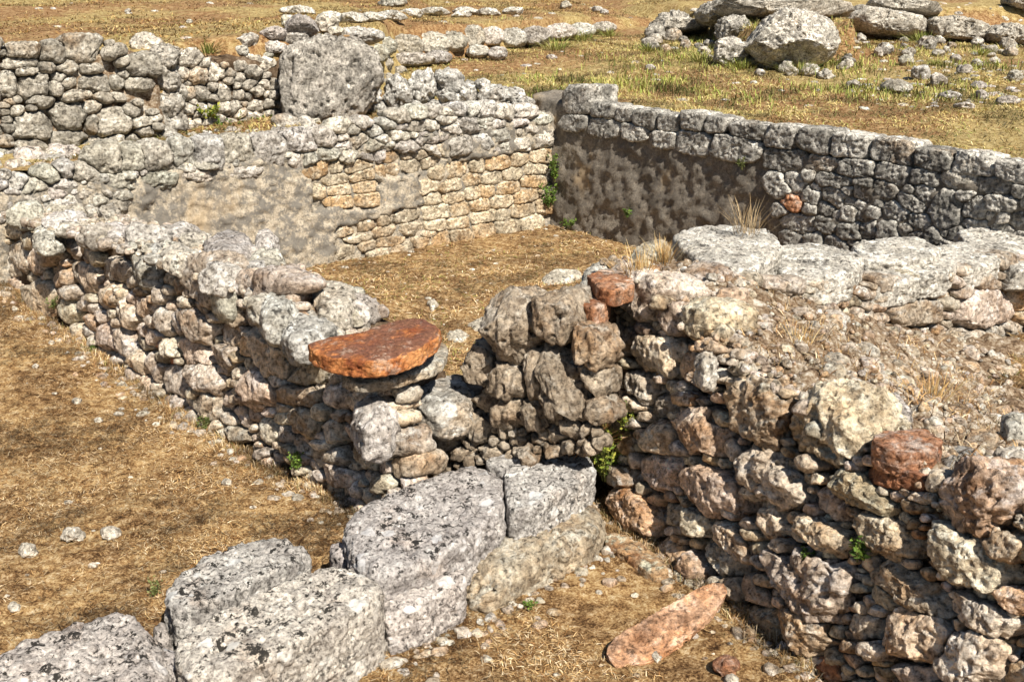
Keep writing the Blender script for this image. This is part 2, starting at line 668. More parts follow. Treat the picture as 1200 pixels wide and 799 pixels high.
def up_hit(px, py):
    r = ray(px, py)
    t = np.linspace(8, 45, 500)
    P = EYE + r * t[:, None]
    h = P[:, 2] < up_z(P[:, 0], P[:, 1])
    ok = h & ((P[:, :2] - C0) @ N1 > .2) | h & ((P[:, :2] - C0) @ N2 > .3)
    i = int(ok.argmax()) if ok.any() else len(t) - 1
    return P[i]


def low_hit(px, py):
    r = ray(px, py)
    t = np.linspace(2.5, 14, 700)
    P = EYE + r * t[:, None]
    h = P[:, 2] < low_z(P[:, 0], P[:, 1])
    return P[int(h.argmax())]


def grid_sheet(name, xs, ys, zf, mat, keep=None, label=None):
    X, Y = np.meshgrid(xs, ys, indexing='ij')
    Z = zf(X, Y)
    V = np.stack([X, Y, Z], -1).reshape(-1, 3)
    nx, ny = len(xs), len(ys)
    i, j = np.meshgrid(np.arange(nx - 1), np.arange(ny - 1), indexing='ij')
    q = (i * ny + j).ravel()
    F = np.stack([q, q + ny, q + ny + 1, q + 1], 1)
    if keep is not None:
        c = V[F].mean(1)
        F = F[keep(c[:, 0], c[:, 1])]
        used = np.unique(F)
        mp = np.full(len(V), -1)
        mp[used] = np.arange(len(used))
        V, F = V[used], mp[F]
    o = mesh_obj(name, V, F, mat)
    return tag(o, label, None, None, 'structure')


def lines(a, b, c, d, fine, mid=.25, far=2.5):
    """fine spacing in b..c, coarser towards a and d"""
    l = [x for x in np.arange(a, b - 1e-6, far if b - a > 30 else mid)]
    r = [x for x in np.arange(c, d + 1e-6, far if d - c > 30 else mid)]
    return np.unique(np.round(np.concatenate([l, np.arange(b, c, fine), r]), 4))


def is_up(x, y):
    p = np.stack([x, y], -1) - C0
    return (p @ N1 > .2) | (p @ N2 > .22)


grid_sheet('ground', np.concatenate([np.arange(-40, -6, 2.), np.arange(-6, -4, .05), np.arange(-4, 1.8, .02), np.arange(1.8, 5, .04), np.arange(5, 41, 2.)]), np.concatenate([np.arange(-30, 2.4, 1.0), np.arange(2.4, 3.3, .05), np.arange(3.3, 8, .02), np.arange(8, 12.9, .05), [13.2, 14]]), low_z, M_GROUND,
           lambda x, y: ~((np.stack([x, y], -1) - C0) @ N1 > .42) & ~((np.stack([x, y], -1) - C0) @ N2 > .42), 'dry trodden earth floor around the ruined walls')
grid_sheet('terrain', np.concatenate([np.arange(-60, -9, 1.5), np.arange(-9, 12, .09), np.arange(12, 70, 1.5)]),
           np.concatenate([np.arange(-6, 7.6, .2), np.arange(7.6, 26, .09), np.arange(26, 40, .5), np.arange(40, 140, 3)]), up_z, M_TERR, is_up,
           'raised dry grass terrace behind the excavated room')


# ------------------------------------------------------------------ wall cores
def core(root, path, tops, bases, thick, inn, mat, batter=0.0, amp=.02, step=.05, name='core', inset=.05, freq=6, topamp=.05, bumpy=1.0, recess=()):
    """mortared body of a wall: path = outer foot line, inn = normal into the wall"""
    P = np.array(path, float)
    seg = np.hypot(*np.diff(P, axis=0).T)
    s = np.concatenate([[0], np.cumsum(seg)])
    n = max(2, int(s[-1] / step))
    t = np.linspace(0, s[-1], n)
    X, Y = np.interp(t, s, P[:, 0]), np.interp(t, s, P[:, 1])
    T = np.interp(t, np.linspace(0, s[-1], len(tops)), tops) if not isinstance(tops[0], tuple) else np.interp(t, [a for a, _ in tops], [b for _, b in tops])
    B = np.interp(t, np.linspace(0, s[-1], len(bases)), bases)
    inn = np.array(inn, float)
    Hm = float(np.max(T - B)) + .15
    m = max(3, int(Hm / step))
    k = max(3, int(thick / step))
    rows = []
    for f in np.linspace(0, 1, m):               # outer face
        z = B - .15 + (T - B + .15) * f
        d = inset + np.tan(batter) * (z - B)
        rows.append(np.stack([X + inn[0] * d, Y + inn[1] * d, z], 1))
    d0 = inset + np.tan(batter) * (T - B)
    for f in np.linspace(0, 1, k + 1)[1:]:
        d = d0 + (thick - d0 - .03) * f
        rows.append(np.stack([X + inn[0] * d, Y + inn[1] * d, T + .02 * math.sin(math.pi * f)], 1))
    for f in np.linspace(1, 0, m)[1:]:
        z = B - .15 + (T - B + .15) * f
        rows.append(np.stack([X + inn[0] * (thick - .03), Y + inn[1] * (thick - .03), z], 1))
    G = np.stack(rows, 1)
    M = G.shape[1]
    V = G.reshape(-1, 3)
    d = amp * fbm(V * freq, 4, .55) + bumpy * .012 * ridged(V * 14, 2)
    nn = np.tile(np.concatenate([np.tile([-inn[0], -inn[1], 0], (m, 1)), np.tile([0, 0, topamp / max(amp, 1e-3)], (k, 1)), np.tile([inn[0], inn[1], 0], (m - 1, 1))]), (n, 1))
    V = V + nn * d[:, None]
    if recess:                                    # plaster broken away: the face lies deeper there
        q = V - EYE
        cx, cy, cz = q[:, 0], q @ np.array([0, SP, CP]), q @ np.array([0, CP, -SP])
        uv = np.stack([600 + FPX * cx / cz, 400 - FPX * cy / cz], 1)
        uv = uv + 7 * np.stack([fbm(V * 4 + 3, 3), fbm(V * 4 + 40, 3)], 1)
        hole = np.zeros(len(V), bool)
        for pl in recess:
            hole |= inside(pl, uv)
        outer = np.zeros((n, M), bool); outer[:, :m] = True
        V = V + np.outer(hole * outer.ravel() * .05, [inn[0], inn[1], 0])
    i, j = np.meshgrid(np.arange(n - 1), np.arange(M - 1), indexing='ij')
    q = (i * M + j).ravel()
    F = np.stack([q, q + 1, q + M + 1, q + M], 1)
    caps = []
    for e in (0, n - 1):                          # ends closed with strips between the two faces
        for a in range(m - 1 + k // 2):
            b = M - 1 - a
            if b - 1 <= a + 1:
                break
            c4 = [e * M + a, e * M + b, e * M + b - 1, e * M + a + 1]
            caps.append(c4 if e == 0 else c4[::-1])
    F = np.concatenate([F, np.array(caps)])
    return mesh_obj(name, V, F, mat, root)


def cr(x0, y0, k, rows):                         # crop coordinates -> photo pixels
    return [(x0 + r[0] / k, y0 + r[1] / k, r[2] / k, r[3] / k, r[4] if len(r) > 4 else 0) + tuple(r[5:]) for r in rows]


def top_scatter(path_fn, n, size, mat, bag_or_root, zf, wall=None, part='stone', flat=.6, res=9, warm=(0, .4), emb=.4, crag=1.0):
    """loose rubble bedded on a surface: path_fn() gives a random x, y"""
    for _ in range(n):
        x, y = path_fn()
        s = rng.uniform(*size) * rng.choice([1, 1, .7, .5])
        z = float(zf(np.array(x), np.array(y)))
        a = rng.uniform(0, 6.28)
        u = np.array([math.cos(a), math.sin(a), rng.uniform(-.25, .25)])
        u /= np.linalg.norm(u)
        v = np.cross([0, 0, 1.0], u); v /= np.linalg.norm(v)
        nn = np.cross(u, v)
        e = rng.uniform(.6, 1)
        rad = s * e / np.sqrt((e * np.cos(TH)) ** 2 + np.sin(TH) ** 2)
        h = s * flat * rng.uniform(1.0, 1.6)
        st = stone(np.array([x, y, z]), u, v, nn, rad, h, h * (1 - emb), p=4.5, res=res, cuts=9, cutr=(.6, .93), crag=crag * .8, warm=rng.uniform(*warm))
        if isinstance(bag_or_root, Bag):
            bag_or_root.add(st)
        else:
            b = Bag(); b.add(st)
            b.build(part, mat, bag_or_root)


def e3(p, z=0.0):
    return (float(p[0]), float(p[1]), z)


# ================================================================== W3: the long front wall
W3 = empty('rubble_wall', e3(W3P + D3 * 2), 'long low wall of pale rough stones between the dry grass plot and the sunken room', 'wall', None, 'thing')
F3 = Face((*W3P, 0), O3, R(7))
s3 = cr(0, 240, 6, [(150, 370, 200, 120, 65), (270, 400, 190, 100, 75), (380, 370, 120, 110, 30), (450, 500, 130, 120, 45), (555, 500, 190, 60, 75),
    (630, 520, 230, 120, 80), (320, 640, 230, 180, 45), (60, 440, 190, 90, 60), (80, 560, 130, 110, 40), (520, 620, 110, 80, 20), (500, 740, 140, 90, 60),
    (600, 690, 110, 80, 50), (720, 640, 170, 100, 75), (800, 480, 230, 130, 10), (820, 650, 200, 90, 80)])
s3 += cr(100, 300, 6, [(60, 460, 170, 80, 60), (160, 560, 200, 110, 70), (300, 400, 200, 100, 65), (430, 370, 160, 130, 20), (470, 560, 190, 110, 50),
    (580, 460, 220, 90, 65), (680, 480, 150, 90, 80), (590, 350, 70, 60, 0), (800, 480, 270, 150, 50), (880, 200, 330, 230, 60), (270, 600, 240, 110, 60),
    (400, 610, 160, 70, 35), (390, 720, 150, 80, 60), (520, 720, 120, 140, 70), (620, 650, 150, 90, 75), (760, 670, 250, 150, 40), (1000, 710, 180, 120, 75),
    (1060, 400, 210, 110, 65), (1170, 430, 120, 130, 60), (1010, 560, 160, 140, 60), (1140, 640, 160, 90, 70), (1160, 770, 110, 80, 40),
    (520, 625, 70, 60, 20, {'mat': M_TERRA2, 'name': 'brick_fragment', 'label': 'orange brick fragment set among the pale stones', 'warm': 1}),
    (620, 740, 75, 80, 70, {'mat': M_TERRA2, 'name': 'brick_fragment', 'label': 'orange brick fragment set among the pale stones', 'warm': 1})])
s3 += [(292, 337, 28, 26, 30), (323, 340, 40, 33, 0), (317, 375, 28, 15, 80), (316, 412, 62, 34, 60), (333, 388, 24, 22, 60)]
s3 += cr(150, 400, 6, [(90, 140, 160, 80, 70), (200, 170, 230, 120, 70), (340, 290, 250, 160, 50), (560, 260, 250, 130, 35), (590, 450, 190, 120, 40),
    (700, 410, 140, 80, 60), (760, 345, 80, 50, 20), (800, 520, 190, 100, 55), (930, 320, 290, 190, 50), (980, 640, 200, 150, 60), (1090, 540, 100, 90, 30),
    (880, 520, 110, 70, 60), (1110, 660, 140, 90, 70), (430, 490, 90, 70, 40), (500, 540, 100, 60, 50), (60, 240, 120, 60, 60), (650, 600, 70, 90, 80),
    (780, 650, 160, 60, 25), (1000, 500, 80, 60, 0), (490, 360, 100, 70, 20)])
s3 += [(355, 420, 25, 15, -40, {'warm': .6}), (363, 438, 46, 27, -20), (355, 466, 45, 24, 10), (362, 490, 43, 22, 65), (394, 503, 30, 19, 55), (398, 463, 30, 25, 60),
       (433, 474, 50, 30, 0), (382, 484, 20, 14, 60), (428, 532, 40, 28, 40), (400, 557, 36, 21, 35), (398, 537, 26, 15, 20), (375, 533, 24, 11, 80),
       (353, 523, 25, 15, 60), (365, 562, 20, 18, 30), (448, 548, 14, 14, 0), (453, 567, 17, 12, 30), (433, 580, 18, 12, 80), (415, 587, 15, 9, 20),
       (463, 520, 30, 20, 60), (468, 548, 22, 25, 0)]
POLY3 = [(0, 262), (60, 290), (110, 300), (180, 330), (215, 325), (300, 330), (345, 350), (375, 400), (390, 440), (420, 455), (470, 460), (480, 575), (430, 602),
         (400, 590), (330, 550), (230, 488), (150, 436), (80, 385), (20, 342), (0, 330)]
s3 += fill(POLY3, s3, (11, 7), 50, 30, 1000)
lay(W3, F3, s3, M_TAN, depth=.24, prot=(.0, .085), warm=(-.15, .5), crag=.9, flute=1, p=6, cuts=9, cutr=(.79, .97), lump=.04, mp=2.8, gap=1.01, wob=.8, tint=lambda: rng.uniform(.8, 1.25) * np.array([1 + rng.uniform(-.01, .08), 1, 1 + rng.uniform(-.1, .03)]))
q3 = [W3P + D3 * 6.2, W3P + D3 * 0.0]
core(W3, q3, [(0, .92), (1.6, .78), (2.6, .83), (3.6, .88), (4.9, .88), (5.7, .80), (6.2, .58)], [.25, 0], .62, -O3, M_CORE, R(7), .03, inset=.07, topamp=.05)
# boulders and rubble bedded along its top
T3 = lambda x, y: np.interp((np.stack([x, y], -1) - W3P) @ D3, [0, .5, 1.3, 2.6, 3.6, 4.6, 6.2], [.62, .86, .93, .93, .88, .82, .95])


def r3():
    s, d = rng.uniform(.35, 5.6), rng.uniform(.02, .58)
    return W3P + D3 * s - O3 * d


top_scatter(r3, 75, (.07, .17), M_GREY, W3, T3, part='cap_stone', res=14, flat=.75, warm=(-.3, .2))
b = Bag()
top_scatter(r3, 700, (.012, .06), M_TAN, b, T3, res=5, flat=.9)
b.build('loose_rubble', M_TAN, W3, smooth=False)['kind'] = 'stuff'
for poly, z, dp in ((((300, 337), (318, 325), (345, 328), (352, 345), (335, 362), (308, 360)), .98, .25), (((365, 326), (385, 322), (412, 328), (420, 345), (405, 357), (372, 355)), .98, .2),
                    (((328, 364), (350, 357), (372, 358), (392, 370), (400, 380), (368, 390), (345, 396), (332, 386)), .90, .2), (((242, 300), (262, 292), (285, 300), (288, 318), (268, 332), (246, 322)), .98, .3),
                    (((235, 278), (262, 263), (290, 268), (300, 285), (280, 297), (250, 296)), 1.02, .25), (((40, 262), (60, 257), (78, 264), (74, 278), (50, 284), (38, 276)), .86, .14),
                    (((150, 284), (185, 278), (200, 290), (190, 308), (160, 306)), .9, .22), (((95, 262), (120, 256), (140, 266), (128, 282), (100, 282)), .88, .2),
                    (((410, 470), (430, 455), (455, 458), (466, 475), (455, 490), (425, 492)), .66, .25), (((300, 268), (315, 264), (325, 275), (312, 286), (299, 281)), 1.04, .2)):
    block('cap_stone', poly, z, dp, M_GREY, None, p=3.2, res=22, parent=W3, crag=1.2, cuts=5, warm=rng.uniform(-.2, .1))

# ================================================================== breach between the front wall and the near wall
BR = empty('broken_wall_end', (0, 5.4, 0), 'ragged broken end of wall with upright jagged boulders beside the gap', 'wall', None, 'thing')
FB = Face((-.1, 5.24, 0), (.45, -1.0), R(4))
FB = Face((-.12, 5.18, 0), (-.52, -.85), R(5))
sb = [(603, 393, 72, 46, 70, {'depth': .42, 'prot': .12}), (563, 432, 40, 23, 65), (598, 449, 42, 34, 20, {'prot': .1}), (598, 482, 44, 31, 60, {'prot': .08}), (567, 472, 22, 20, 0), (557, 507, 48, 22, 40),
      (517, 512, 52, 37, 55, {'prot': .1}), (483, 490, 40, 32, 60), (487, 515, 36, 22, 70), (542, 503, 22, 22, 0), (603, 517, 26, 11, 0), (655, 455, 98, 40, 72, {'depth': .4, 'prot': .1}),
      (628, 433, 62, 22, 75), (647, 377, 46, 34, 75, {'depth': .4, 'prot': .1}), (627, 490, 44, 20, 60), (640, 510, 36, 20, 20), (575, 530, 30, 16, 20), (540, 532, 24, 16, 0), (505, 545, 26, 16, 0),
      (478, 545, 24, 18, 30), (668, 500, 40, 24, 60), (690, 450, 44, 24, 70), (690, 410, 44, 26, 65, {'warm': .6}), (700, 480, 30, 22, 40)]
sb += fill([(470, 490), (550, 500), (620, 510), (700, 500), (700, 530), (640, 530), (560, 545), (480, 570)], sb, (10, 7), 40, 40, 700)
lay(BR, FB, sb, M_TAN, depth=.3, prot=(-.01, .09), warm=(-.1, .4), crag=1.6, p=6, cuts=12, cutr=(.74, .96), lump=.05, mp=2.6, gap=.98, flute=1, tint=lambda: np.array([.72, .67, .61]) * rng.uniform(.75, 1.1))
core(BR, [(-.75, 5.52), (-.12, 5.28), (.2, 5.24), (.42, 5.36)], [(0, .48), (.5, .46), (.72, .78), (.9, .93), (1.3, 1.02)], [0, 0], .5, (.5, .86), M_CORE, R(4), .04, inset=.07)

# ================================================================== W4: the near rubble wall and its slumped fill
W4 = empty('rubble_wall', e3(W4P + D4 * 1), 'tumbled thick wall of large tan stones under a slumped earth fill nearest the camera', 'wall', None, 'thing')
F4 = Face((*W4P, 0), -I4, R(11))
RED = {'mat': M_TERRA2, 'name': 'brick_block', 'warm': 1, 'crag': .3, 'p': 9, 'lump': .02, 'cuts': 3}
s4 = [(757, 350, 66, 44, 15), (790, 370, 38, 30, 30), (820, 374, 34, 38, 60), (770, 416, 62, 36, 22), (757, 455, 52, 28, 45), (780, 474, 38, 28, 40), (818, 436, 52, 34, 45),
      (713, 490, 44, 36, 60), (780, 515, 42, 36, 50), (832, 507, 60, 38, 45, {'prot': .10, 'tint': (1.15, 1.0, .9), 'crag': .7}), (810, 468, 22, 15, 20, {'warm': 1}), (710, 384, 46, 32, 30), (709, 424, 52, 40, 50, dict(RED, label='rusty red brick lump in shade at the wall end')),
      (780, 553, 50, 40, 50), (752, 596, 78, 27, 45, {'warm': .8}), (792, 602, 40, 30, 20), (846, 578, 74, 50, 25, {'tint': (1.12, .97, .9), 'prot': .1, 'crag': .7, 'label': 'pinkish angular stone with pale broken edges'}), (822, 612, 42, 25, 35), (860, 632, 66, 25, 40), (889, 578, 24, 14, 20),
      (793, 650, 48, 28, 42), (895, 486, 84, 60, 55, {'prot': .08, 'crag': 1.5}), (968, 508, 84, 70, 40, {'crag': 1.8, 'prot': .05}), (905, 555, 98, 44, 35, {'crag': 1.4, 'prot': .09}), (958, 541, 28, 20, 50), (1013, 577, 106, 27, 32, {'prot': .09}),
      (980, 588, 50, 30, 50), (910, 611, 46, 33, 35), (972, 627, 70, 27, 25), (1043, 627, 86, 37, 32), (1147, 658, 128, 48, 33, {'prot': .1}), (1076, 691, 112, 37, 33, {'prot': .08}), (1045, 698, 42, 24, 40),
      (1150, 590, 92, 62, 20, {'crag': 1.8}), (955, 685, 110, 64, 30, {'prot': .11, 'crag': 1.6}), (885, 696, 44, 20, 55), (950, 738, 68, 44, 40, {'prot': .1}), (896, 728, 52, 26, 50), (1022, 733, 40, 27, 15, {'tint': (1.2, 1.16, 1.1)}),
      (982, 740, 17, 22, 80), (1003, 758, 21, 13, 10), (1040, 761, 38, 18, 10), (1083, 743, 80, 62, 10, {'prot': .1, 'crag': .8, 'label': 'big rounded cream stone low in the wall'}), (1150, 777, 78, 60, 20, {'prot': .1, 'crag': .8}), (1198, 795, 40, 44, 20), (1085, 792, 54, 26, 5),
      (1165, 722, 92, 26, 25), (1066, 524, 86, 46, 8, {'skip': 1}), (1056, 561, 66, 22, 14, dict(RED, label='dark red brick layer beneath the red block', tint=(.75, .66, .62))), (1100, 565, 30, 24, 20),
      (845, 655, 60, 24, 38), (815, 660, 34, 22, 40), (862, 690, 30, 22, 50), (1195, 700, 50, 26, 30), (1190, 640, 40, 40, 20), (868, 530, 30, 20, 50), (860, 600, 26, 14, 30), (740, 520, 24, 22, 30), (735, 400, 40, 30, 50),
      (938, 650, 26, 16, 30), (925, 640, 30, 14, 30), (1020, 660, 26, 20, 30), (735, 560, 30, 30, 50)]
POLY4 = [(700, 360), (760, 330), (840, 385), (880, 440), (950, 470), (1010, 510), (1100, 560), (1200, 600), (1200, 799), (1010, 799), (960, 785), (880, 735), (830, 690), (775, 650), (730, 600), (705, 520)]
s4 += fill(POLY4, s4, (12, 8), 32, 25, 1000)
s4 += fill([(1010, 799), (1200, 799), (1330, 900), (1330, 640), (1200, 600), (1200, 1000), (1010, 900)], s4, (48, 26, 15), 32, 20, 500)
lay(W4, F4, s4, M_TAN, depth=.3, prot=(.01, .10), warm=(-.1, .75), crag=.6, p=6, cuts=9, cutr=(.79, .97), lump=.04, mp=3.0, gap=.99, wob=.7, tint=lambda: rng.uniform(.82, 1.32) * np.array([1 + rng.uniform(-.01, .1), 1, 1 + rng.uniform(-.14, .02)]), k=1.9, nmax=46, flute=0)
block('brick_block', ((1022, 512), (1036, 502), (1084, 500), (1106, 516), (1098, 524), (1060, 532), (1030, 524)), .965, .10, M_TERRA2, 'squared red brick block on the wall edge', p=14, res=30, crag=.25, lump=.015, cuts=2, rough=.6, warm=1, parent=W4)
NS, NB = 150, 96
ss, bb = np.meshgrid(np.linspace(-.55, 3.3, NS), np.linspace(0, 3.3, NB), indexing='ij')


def pile_z(s, b):
    zt = w4_top(s)
    low = np.interp(s, [-.5, 0, 3], [.30, .27, .25])
    bm = np.interp(s, [-.4, 0, .6, 3], [3.3, 3.0, 2.45, 2.3])
    z = low + (zt - low) * (1 - sstep(.2, bm, b))
    return z


def pile_zxy(x, y):
    p = np.stack([x, y], -1) - W4P
    s, bq = p @ D4, p @ I4
    P3 = np.stack([x, y, 0 * x], -1).reshape(-1, 3)
    nz = (.05 * fbm(P3 * 3.0, 3) + .03 * ridged(P3 * 8, 3)).reshape(np.shape(x))
    return pile_z(s, bq) + nz


fz = np.linspace(-.12, .98, 26)
rowsV = []
for k_, f in enumerate(fz):                      # the face, stones are set into it
    s = np.linspace(-.55, 3.3, NS)
    z = f * (w4_top(s) + .0)
    o_ = .09 + np.tan(R(11)) * z
    rowsV.append(np.stack([W4P[0] + D4[0] * s + I4[0] * o_, W4P[1] + D4[1] * s + I4[1] * o_, z], 1))
for j in range(NB):
    s = np.linspace(-.55, 3.3, NS)
    bq = np.full(NS, .30 + 3.0 * (j / (NB - 1)))
    x = W4P[0] + D4[0] * s + I4[0] * bq
    y = W4P[1] + D4[1] * s + I4[1] * bq
    rowsV.append(np.stack([x, y, pile_zxy(x, y) - (.25 if j == NB - 1 else 0)], 1))
G = np.stack(rowsV, 1)
V = G.reshape(-1, 3)
M_ = G.shape[1]
mask = np.zeros((NS, M_)); mask[:, :26] = 1
V = V - np.outer((.03 * fbm(V * 6, 4) + .012 * ridged(V * 15, 2)) * mask.ravel(), [*I4, 0])
i, j = np.meshgrid(np.arange(NS - 1), np.arange(M_ - 1), indexing='ij')
q = (i * M_ + j).ravel()
mesh_obj('earth_fill', V, np.stack([q, q + M_, q + M_ + 1, q + 1], 1), M_PILE, W4)


def rp():
    while True:
        s, bq = rng.uniform(-.54, 3.0), rng.uniform(.12, 2.9)
        if rng.uniform() < 1.1 - bq * .22:
            return W4P + D4 * s + I4 * bq


b = Bag()
top_scatter(rp, 3000, (.008, .032), M_TAN, b, pile_zxy, res=4, flat=.9, warm=(-.2, .9), emb=.3)
top_scatter(rp, 420, (.03, .08), M_GREY, b, pile_zxy, res=8, flat=.8, warm=(-.2, .6), emb=.45)
b.build('loose_rubble', M_TAN, W4, smooth=False)['kind'] = 'stuff'
for poly, zo in ((((1030, 455), (1050, 452), (1066, 470), (1072, 488), (1058, 492), (1040, 474)), .93), (((1102, 530), (1120, 520), (1150, 518), (1152, 528), (1128, 536), (1112, 548)), .9),
                 (((1166, 522), (1190, 516), (1205, 522), (1200, 538), (1175, 540)), .9), (((1175, 480), (1205, 478), (1205, 505), (1182, 504)), .75), (((815, 412), (835, 408), (842, 418), (826, 424)), 1.03),
                 (((905, 425), (930, 420), (940, 432), (918, 440)), .95)):
    block('fill_stone', poly, zo, .16, M_GREY, None, p=3.0, res=16, parent=W4, crag=1.3, cuts=4, warm=.0)

# ================================================================== W5: slab-capped wall at the right
W5 = empty('slab_wall', e3(W5P + D5 * 1.5), 'low wall capped with broad white weathered slabs beside the small earth plot', 'wall', None, 'thing')
F5 = Face((*W5P, 0), -B5, R(2))
f5 = [(1155, 362, 82, 42, -12, {'p': 6}), (1072, 366, 72, 32, -8, {'p': 5}), (1094, 343, 40, 16, -8, {'warm': .7}), (1060, 345, 26, 12, -5, {'warm': .6}), (1035, 350, 26, 14, 0), (1030, 375, 26, 18, 0),
      (1195, 352, 30, 30, -12), (1070, 394, 46, 12, -8), (1120, 392, 40, 10, -8), (1015, 345, 22, 12, 0)]
f5 += fill([(845, 326), (985, 338), (1010, 400), (880, 390)], f5, (16, 11, 8), -5, 25, 400)
f5 += fill([(990, 335), (1110, 325), (1215, 300), (1215, 385), (1090, 405), (1010, 390)], f5, (14, 9), -8, 12, 300)
lay(W5, F5, f5, M_TAN, wob=.6, mp=3.5, depth=.3, prot=(.02, .05), warm=(.1, .6), crag=.7, p=4.0)
q5 = [W5P - D5 * .1, W5P + D5 * 5.4]
core(W5, q5, [(0, .98), (.6, .95), (1.2, .80), (2.2, .66), (5.5, .58)], [.2, .2], .75, B5, M_PILE, R(2), .02, inset=.06)
for poly, z, dp, tl, lab in (
        (((788, 272), (815, 264), (860, 262), (902, 266), (918, 284), (905, 300), (880, 314), (856, 322), (826, 306), (800, 288)), 1.12, .22, (0, 0), 'broad bleached slab with rounded edge at the near end'),
        (((905, 290), (950, 283), (992, 289), (1012, 300), (1000, 318), (965, 328), (925, 326), (905, 312)), 1.0, .19, (0, 0), None),
        (((998, 288), (1040, 276), (1080, 278), (1104, 290), (1090, 302), (1045, 306), (1010, 304)), .92, .16, (0, 0), None),
        (((1000, 318), (1045, 308), (1100, 300), (1125, 304), (1110, 318), (1060, 330), (1012, 338)), .86, .16, (0, 0), None),
        (((1085, 292), (1120, 282), (1166, 288), (1172, 304), (1140, 314), (1110, 312)), .82, .15, (0, 0), None),
        (((1120, 270), (1160, 260), (1210, 262), (1225, 285), (1180, 300), (1140, 288)), .80, .16, (0, 0), None),
        (((1168, 300), (1215, 286), (1290, 280), (1290, 300), (1230, 312), (1178, 318)), .76, .16, (0, 0), None),
        (((1215, 262), (1260, 250), (1330, 246), (1330, 272), (1250, 282)), .76, .26, (0, 0), None)):
    block('cap_slab', poly, z, dp, M_GREY, lab, p=9, res=44, parent=W5, crag=.7, cuts=2, lump=.03, cutr=(.9, .99), warm=-.35, tint=(1.15, 1.14, 1.12))

# ================================================================== W1: rear plastered wall
W1 = empty('plastered_wall', e3(C0 + D1 * 2.4), 'sunlit rear wall of the room with flaking plaster over squared yellow stones', 'wall', None, 'thing')
F1 = Face((*C0, 0), -N1, R(2))
YEL = (1.1, 1.0, .82)
row1 = cr(0, 0, 3, [(380, 570, 110, 90), (470, 570, 90, 90), (560, 560, 110, 90), (650, 550, 90, 90), (740, 550, 110, 100), (840, 540, 110, 90), (960, 530, 130, 80), (1060, 510, 100, 70), (1150, 490, 90, 60),
                    (300, 620, 110, 60), (420, 640, 130, 60), (560, 630, 110, 50), (700, 615, 120, 40), (860, 600, 110, 40), (1160, 545, 90, 40)])
row1 += fill([(385, 152), (520, 128), (640, 132), (640, 150), (520, 152), (400, 172)], row1, (13, 10), -7, 10, 400, (1.3, 2.2))
row1 += fill([(0, 205), (120, 195), (380, 160), (640, 140), (640, 175), (520, 178), (440, 190), (390, 185), (160, 212), (140, 240), (110, 262), (0, 255)], row1, (16, 11, 7), -8, 20, 900, (1.1, 2.0))


def courses(q, rows, sizes, jit=.18, skip=0.0):
    """seeds of roughly coursed stones filling the quad q (photo pixels: top left, top right, bottom right, bottom left)"""
    q = [np.array(a, float) for a in q]
    out = []
    for r_ in range(rows):
        f0, f1 = (r_ + .5) / rows, 1 / rows
        a, b_ = q[0] + (q[3] - q[0]) * f0, q[1] + (q[2] - q[1]) * f0
        L = np.hypot(*(b_ - a))
        h = (np.hypot(*(q[3] - q[0])) + np.hypot(*(q[2] - q[1]))) / 2 / rows
        x = -rng.uniform(0, sizes[0])
        ang = math.degrees(math.atan2(b_[1] - a[1], b_[0] - a[0]))
        while x < L:
            w_ = rng.uniform(*sizes)
            c = a + (b_ - a) * ((x + w_ / 2) / L)
            if 0 < x + w_ / 2 < L and rng.uniform() > skip:
                out.append((c[0] + rng.normal() * jit * 3, c[1] + rng.normal() * jit * h * .5, w_, h * rng.uniform(.9, 1.15), ang + rng.normal() * 4))
            x += w_
    return out


row1 += fill([(-260, 225), (0, 205), (0, 262), (-260, 330)], row1, (24, 15), -8, 20, 300, (1.1, 1.8))
ex = courses(((366, 194), (440, 184), (442, 240), (372, 246)), 4, (18, 36))
ex2 = courses(((500, 200), (642, 172), (642, 266), (505, 290)), 6, (17, 32))
ex3 = courses(((398, 268), (500, 240), (508, 290), (405, 310)), 4, (18, 32), .5)
ex3 += courses(((440, 180), (520, 170), (520, 196), (446, 206)), 2, (14, 26), .4)
yel = [s + ({'tint': np.array(YEL) * rng.uniform(.9, 1.15), 'warm': rng.uniform(.1, .75), 'crag': .4, 'cuts': 1, 'lump': .03, 'prot': rng.uniform(-.008, .014), 'p': 9},) for s in ex + ex2]
cre = [s + ({'tint': np.array((1.1, 1.0, .84)) * rng.uniform(.9, 1.1), 'warm': rng.uniform(.2, .7), 'crag': .5, 'cuts': 3, 'prot': rng.uniform(-.01, .012), 'p': 7},) for s in ex3]
lay(W1, F1, [s[:5] + ({'prot': rng.uniform(.02, .07), 'warm': rng.uniform(-.3, .15), 'crag': 1.2},) for s in row1] + yel + cre, M_GREY, depth=.26, p=3.2, k=1.9, gap=1.02, wob=.4, mp=3.6, cutr=(.82, .98))
q1 = [C0 - D1 * .25, C0 + D1 * 8.2]
core(W1, q1, [(0, 1.16), (1, 1.13), (3, 1.04), (5, .99), (8.4, .98)], [0, .25], .55, N1, M_PLAST, R(2), .03, inset=0.0, freq=5, topamp=.04, bumpy=1.8, step=.025, recess=(((362, 192), (444, 181), (446, 243), (368, 250)), ((496, 198), (660, 168), (660, 290), (500, 310)), ((392, 268), (505, 238), (515, 300), (395, 320)), ((436, 178), (524, 166), (524, 198), (440, 208))))
T1 = lambda x, y: np.interp((np.stack([x, y], -1) - C0) @ D1, [0, 1, 3, 5, 8], [1.16, 1.13, 1.05, 1.0, .99])


def r1():
    return C0 + D1 * rng.uniform(.1, 7.0) + N1 * rng.uniform(.02, .55)


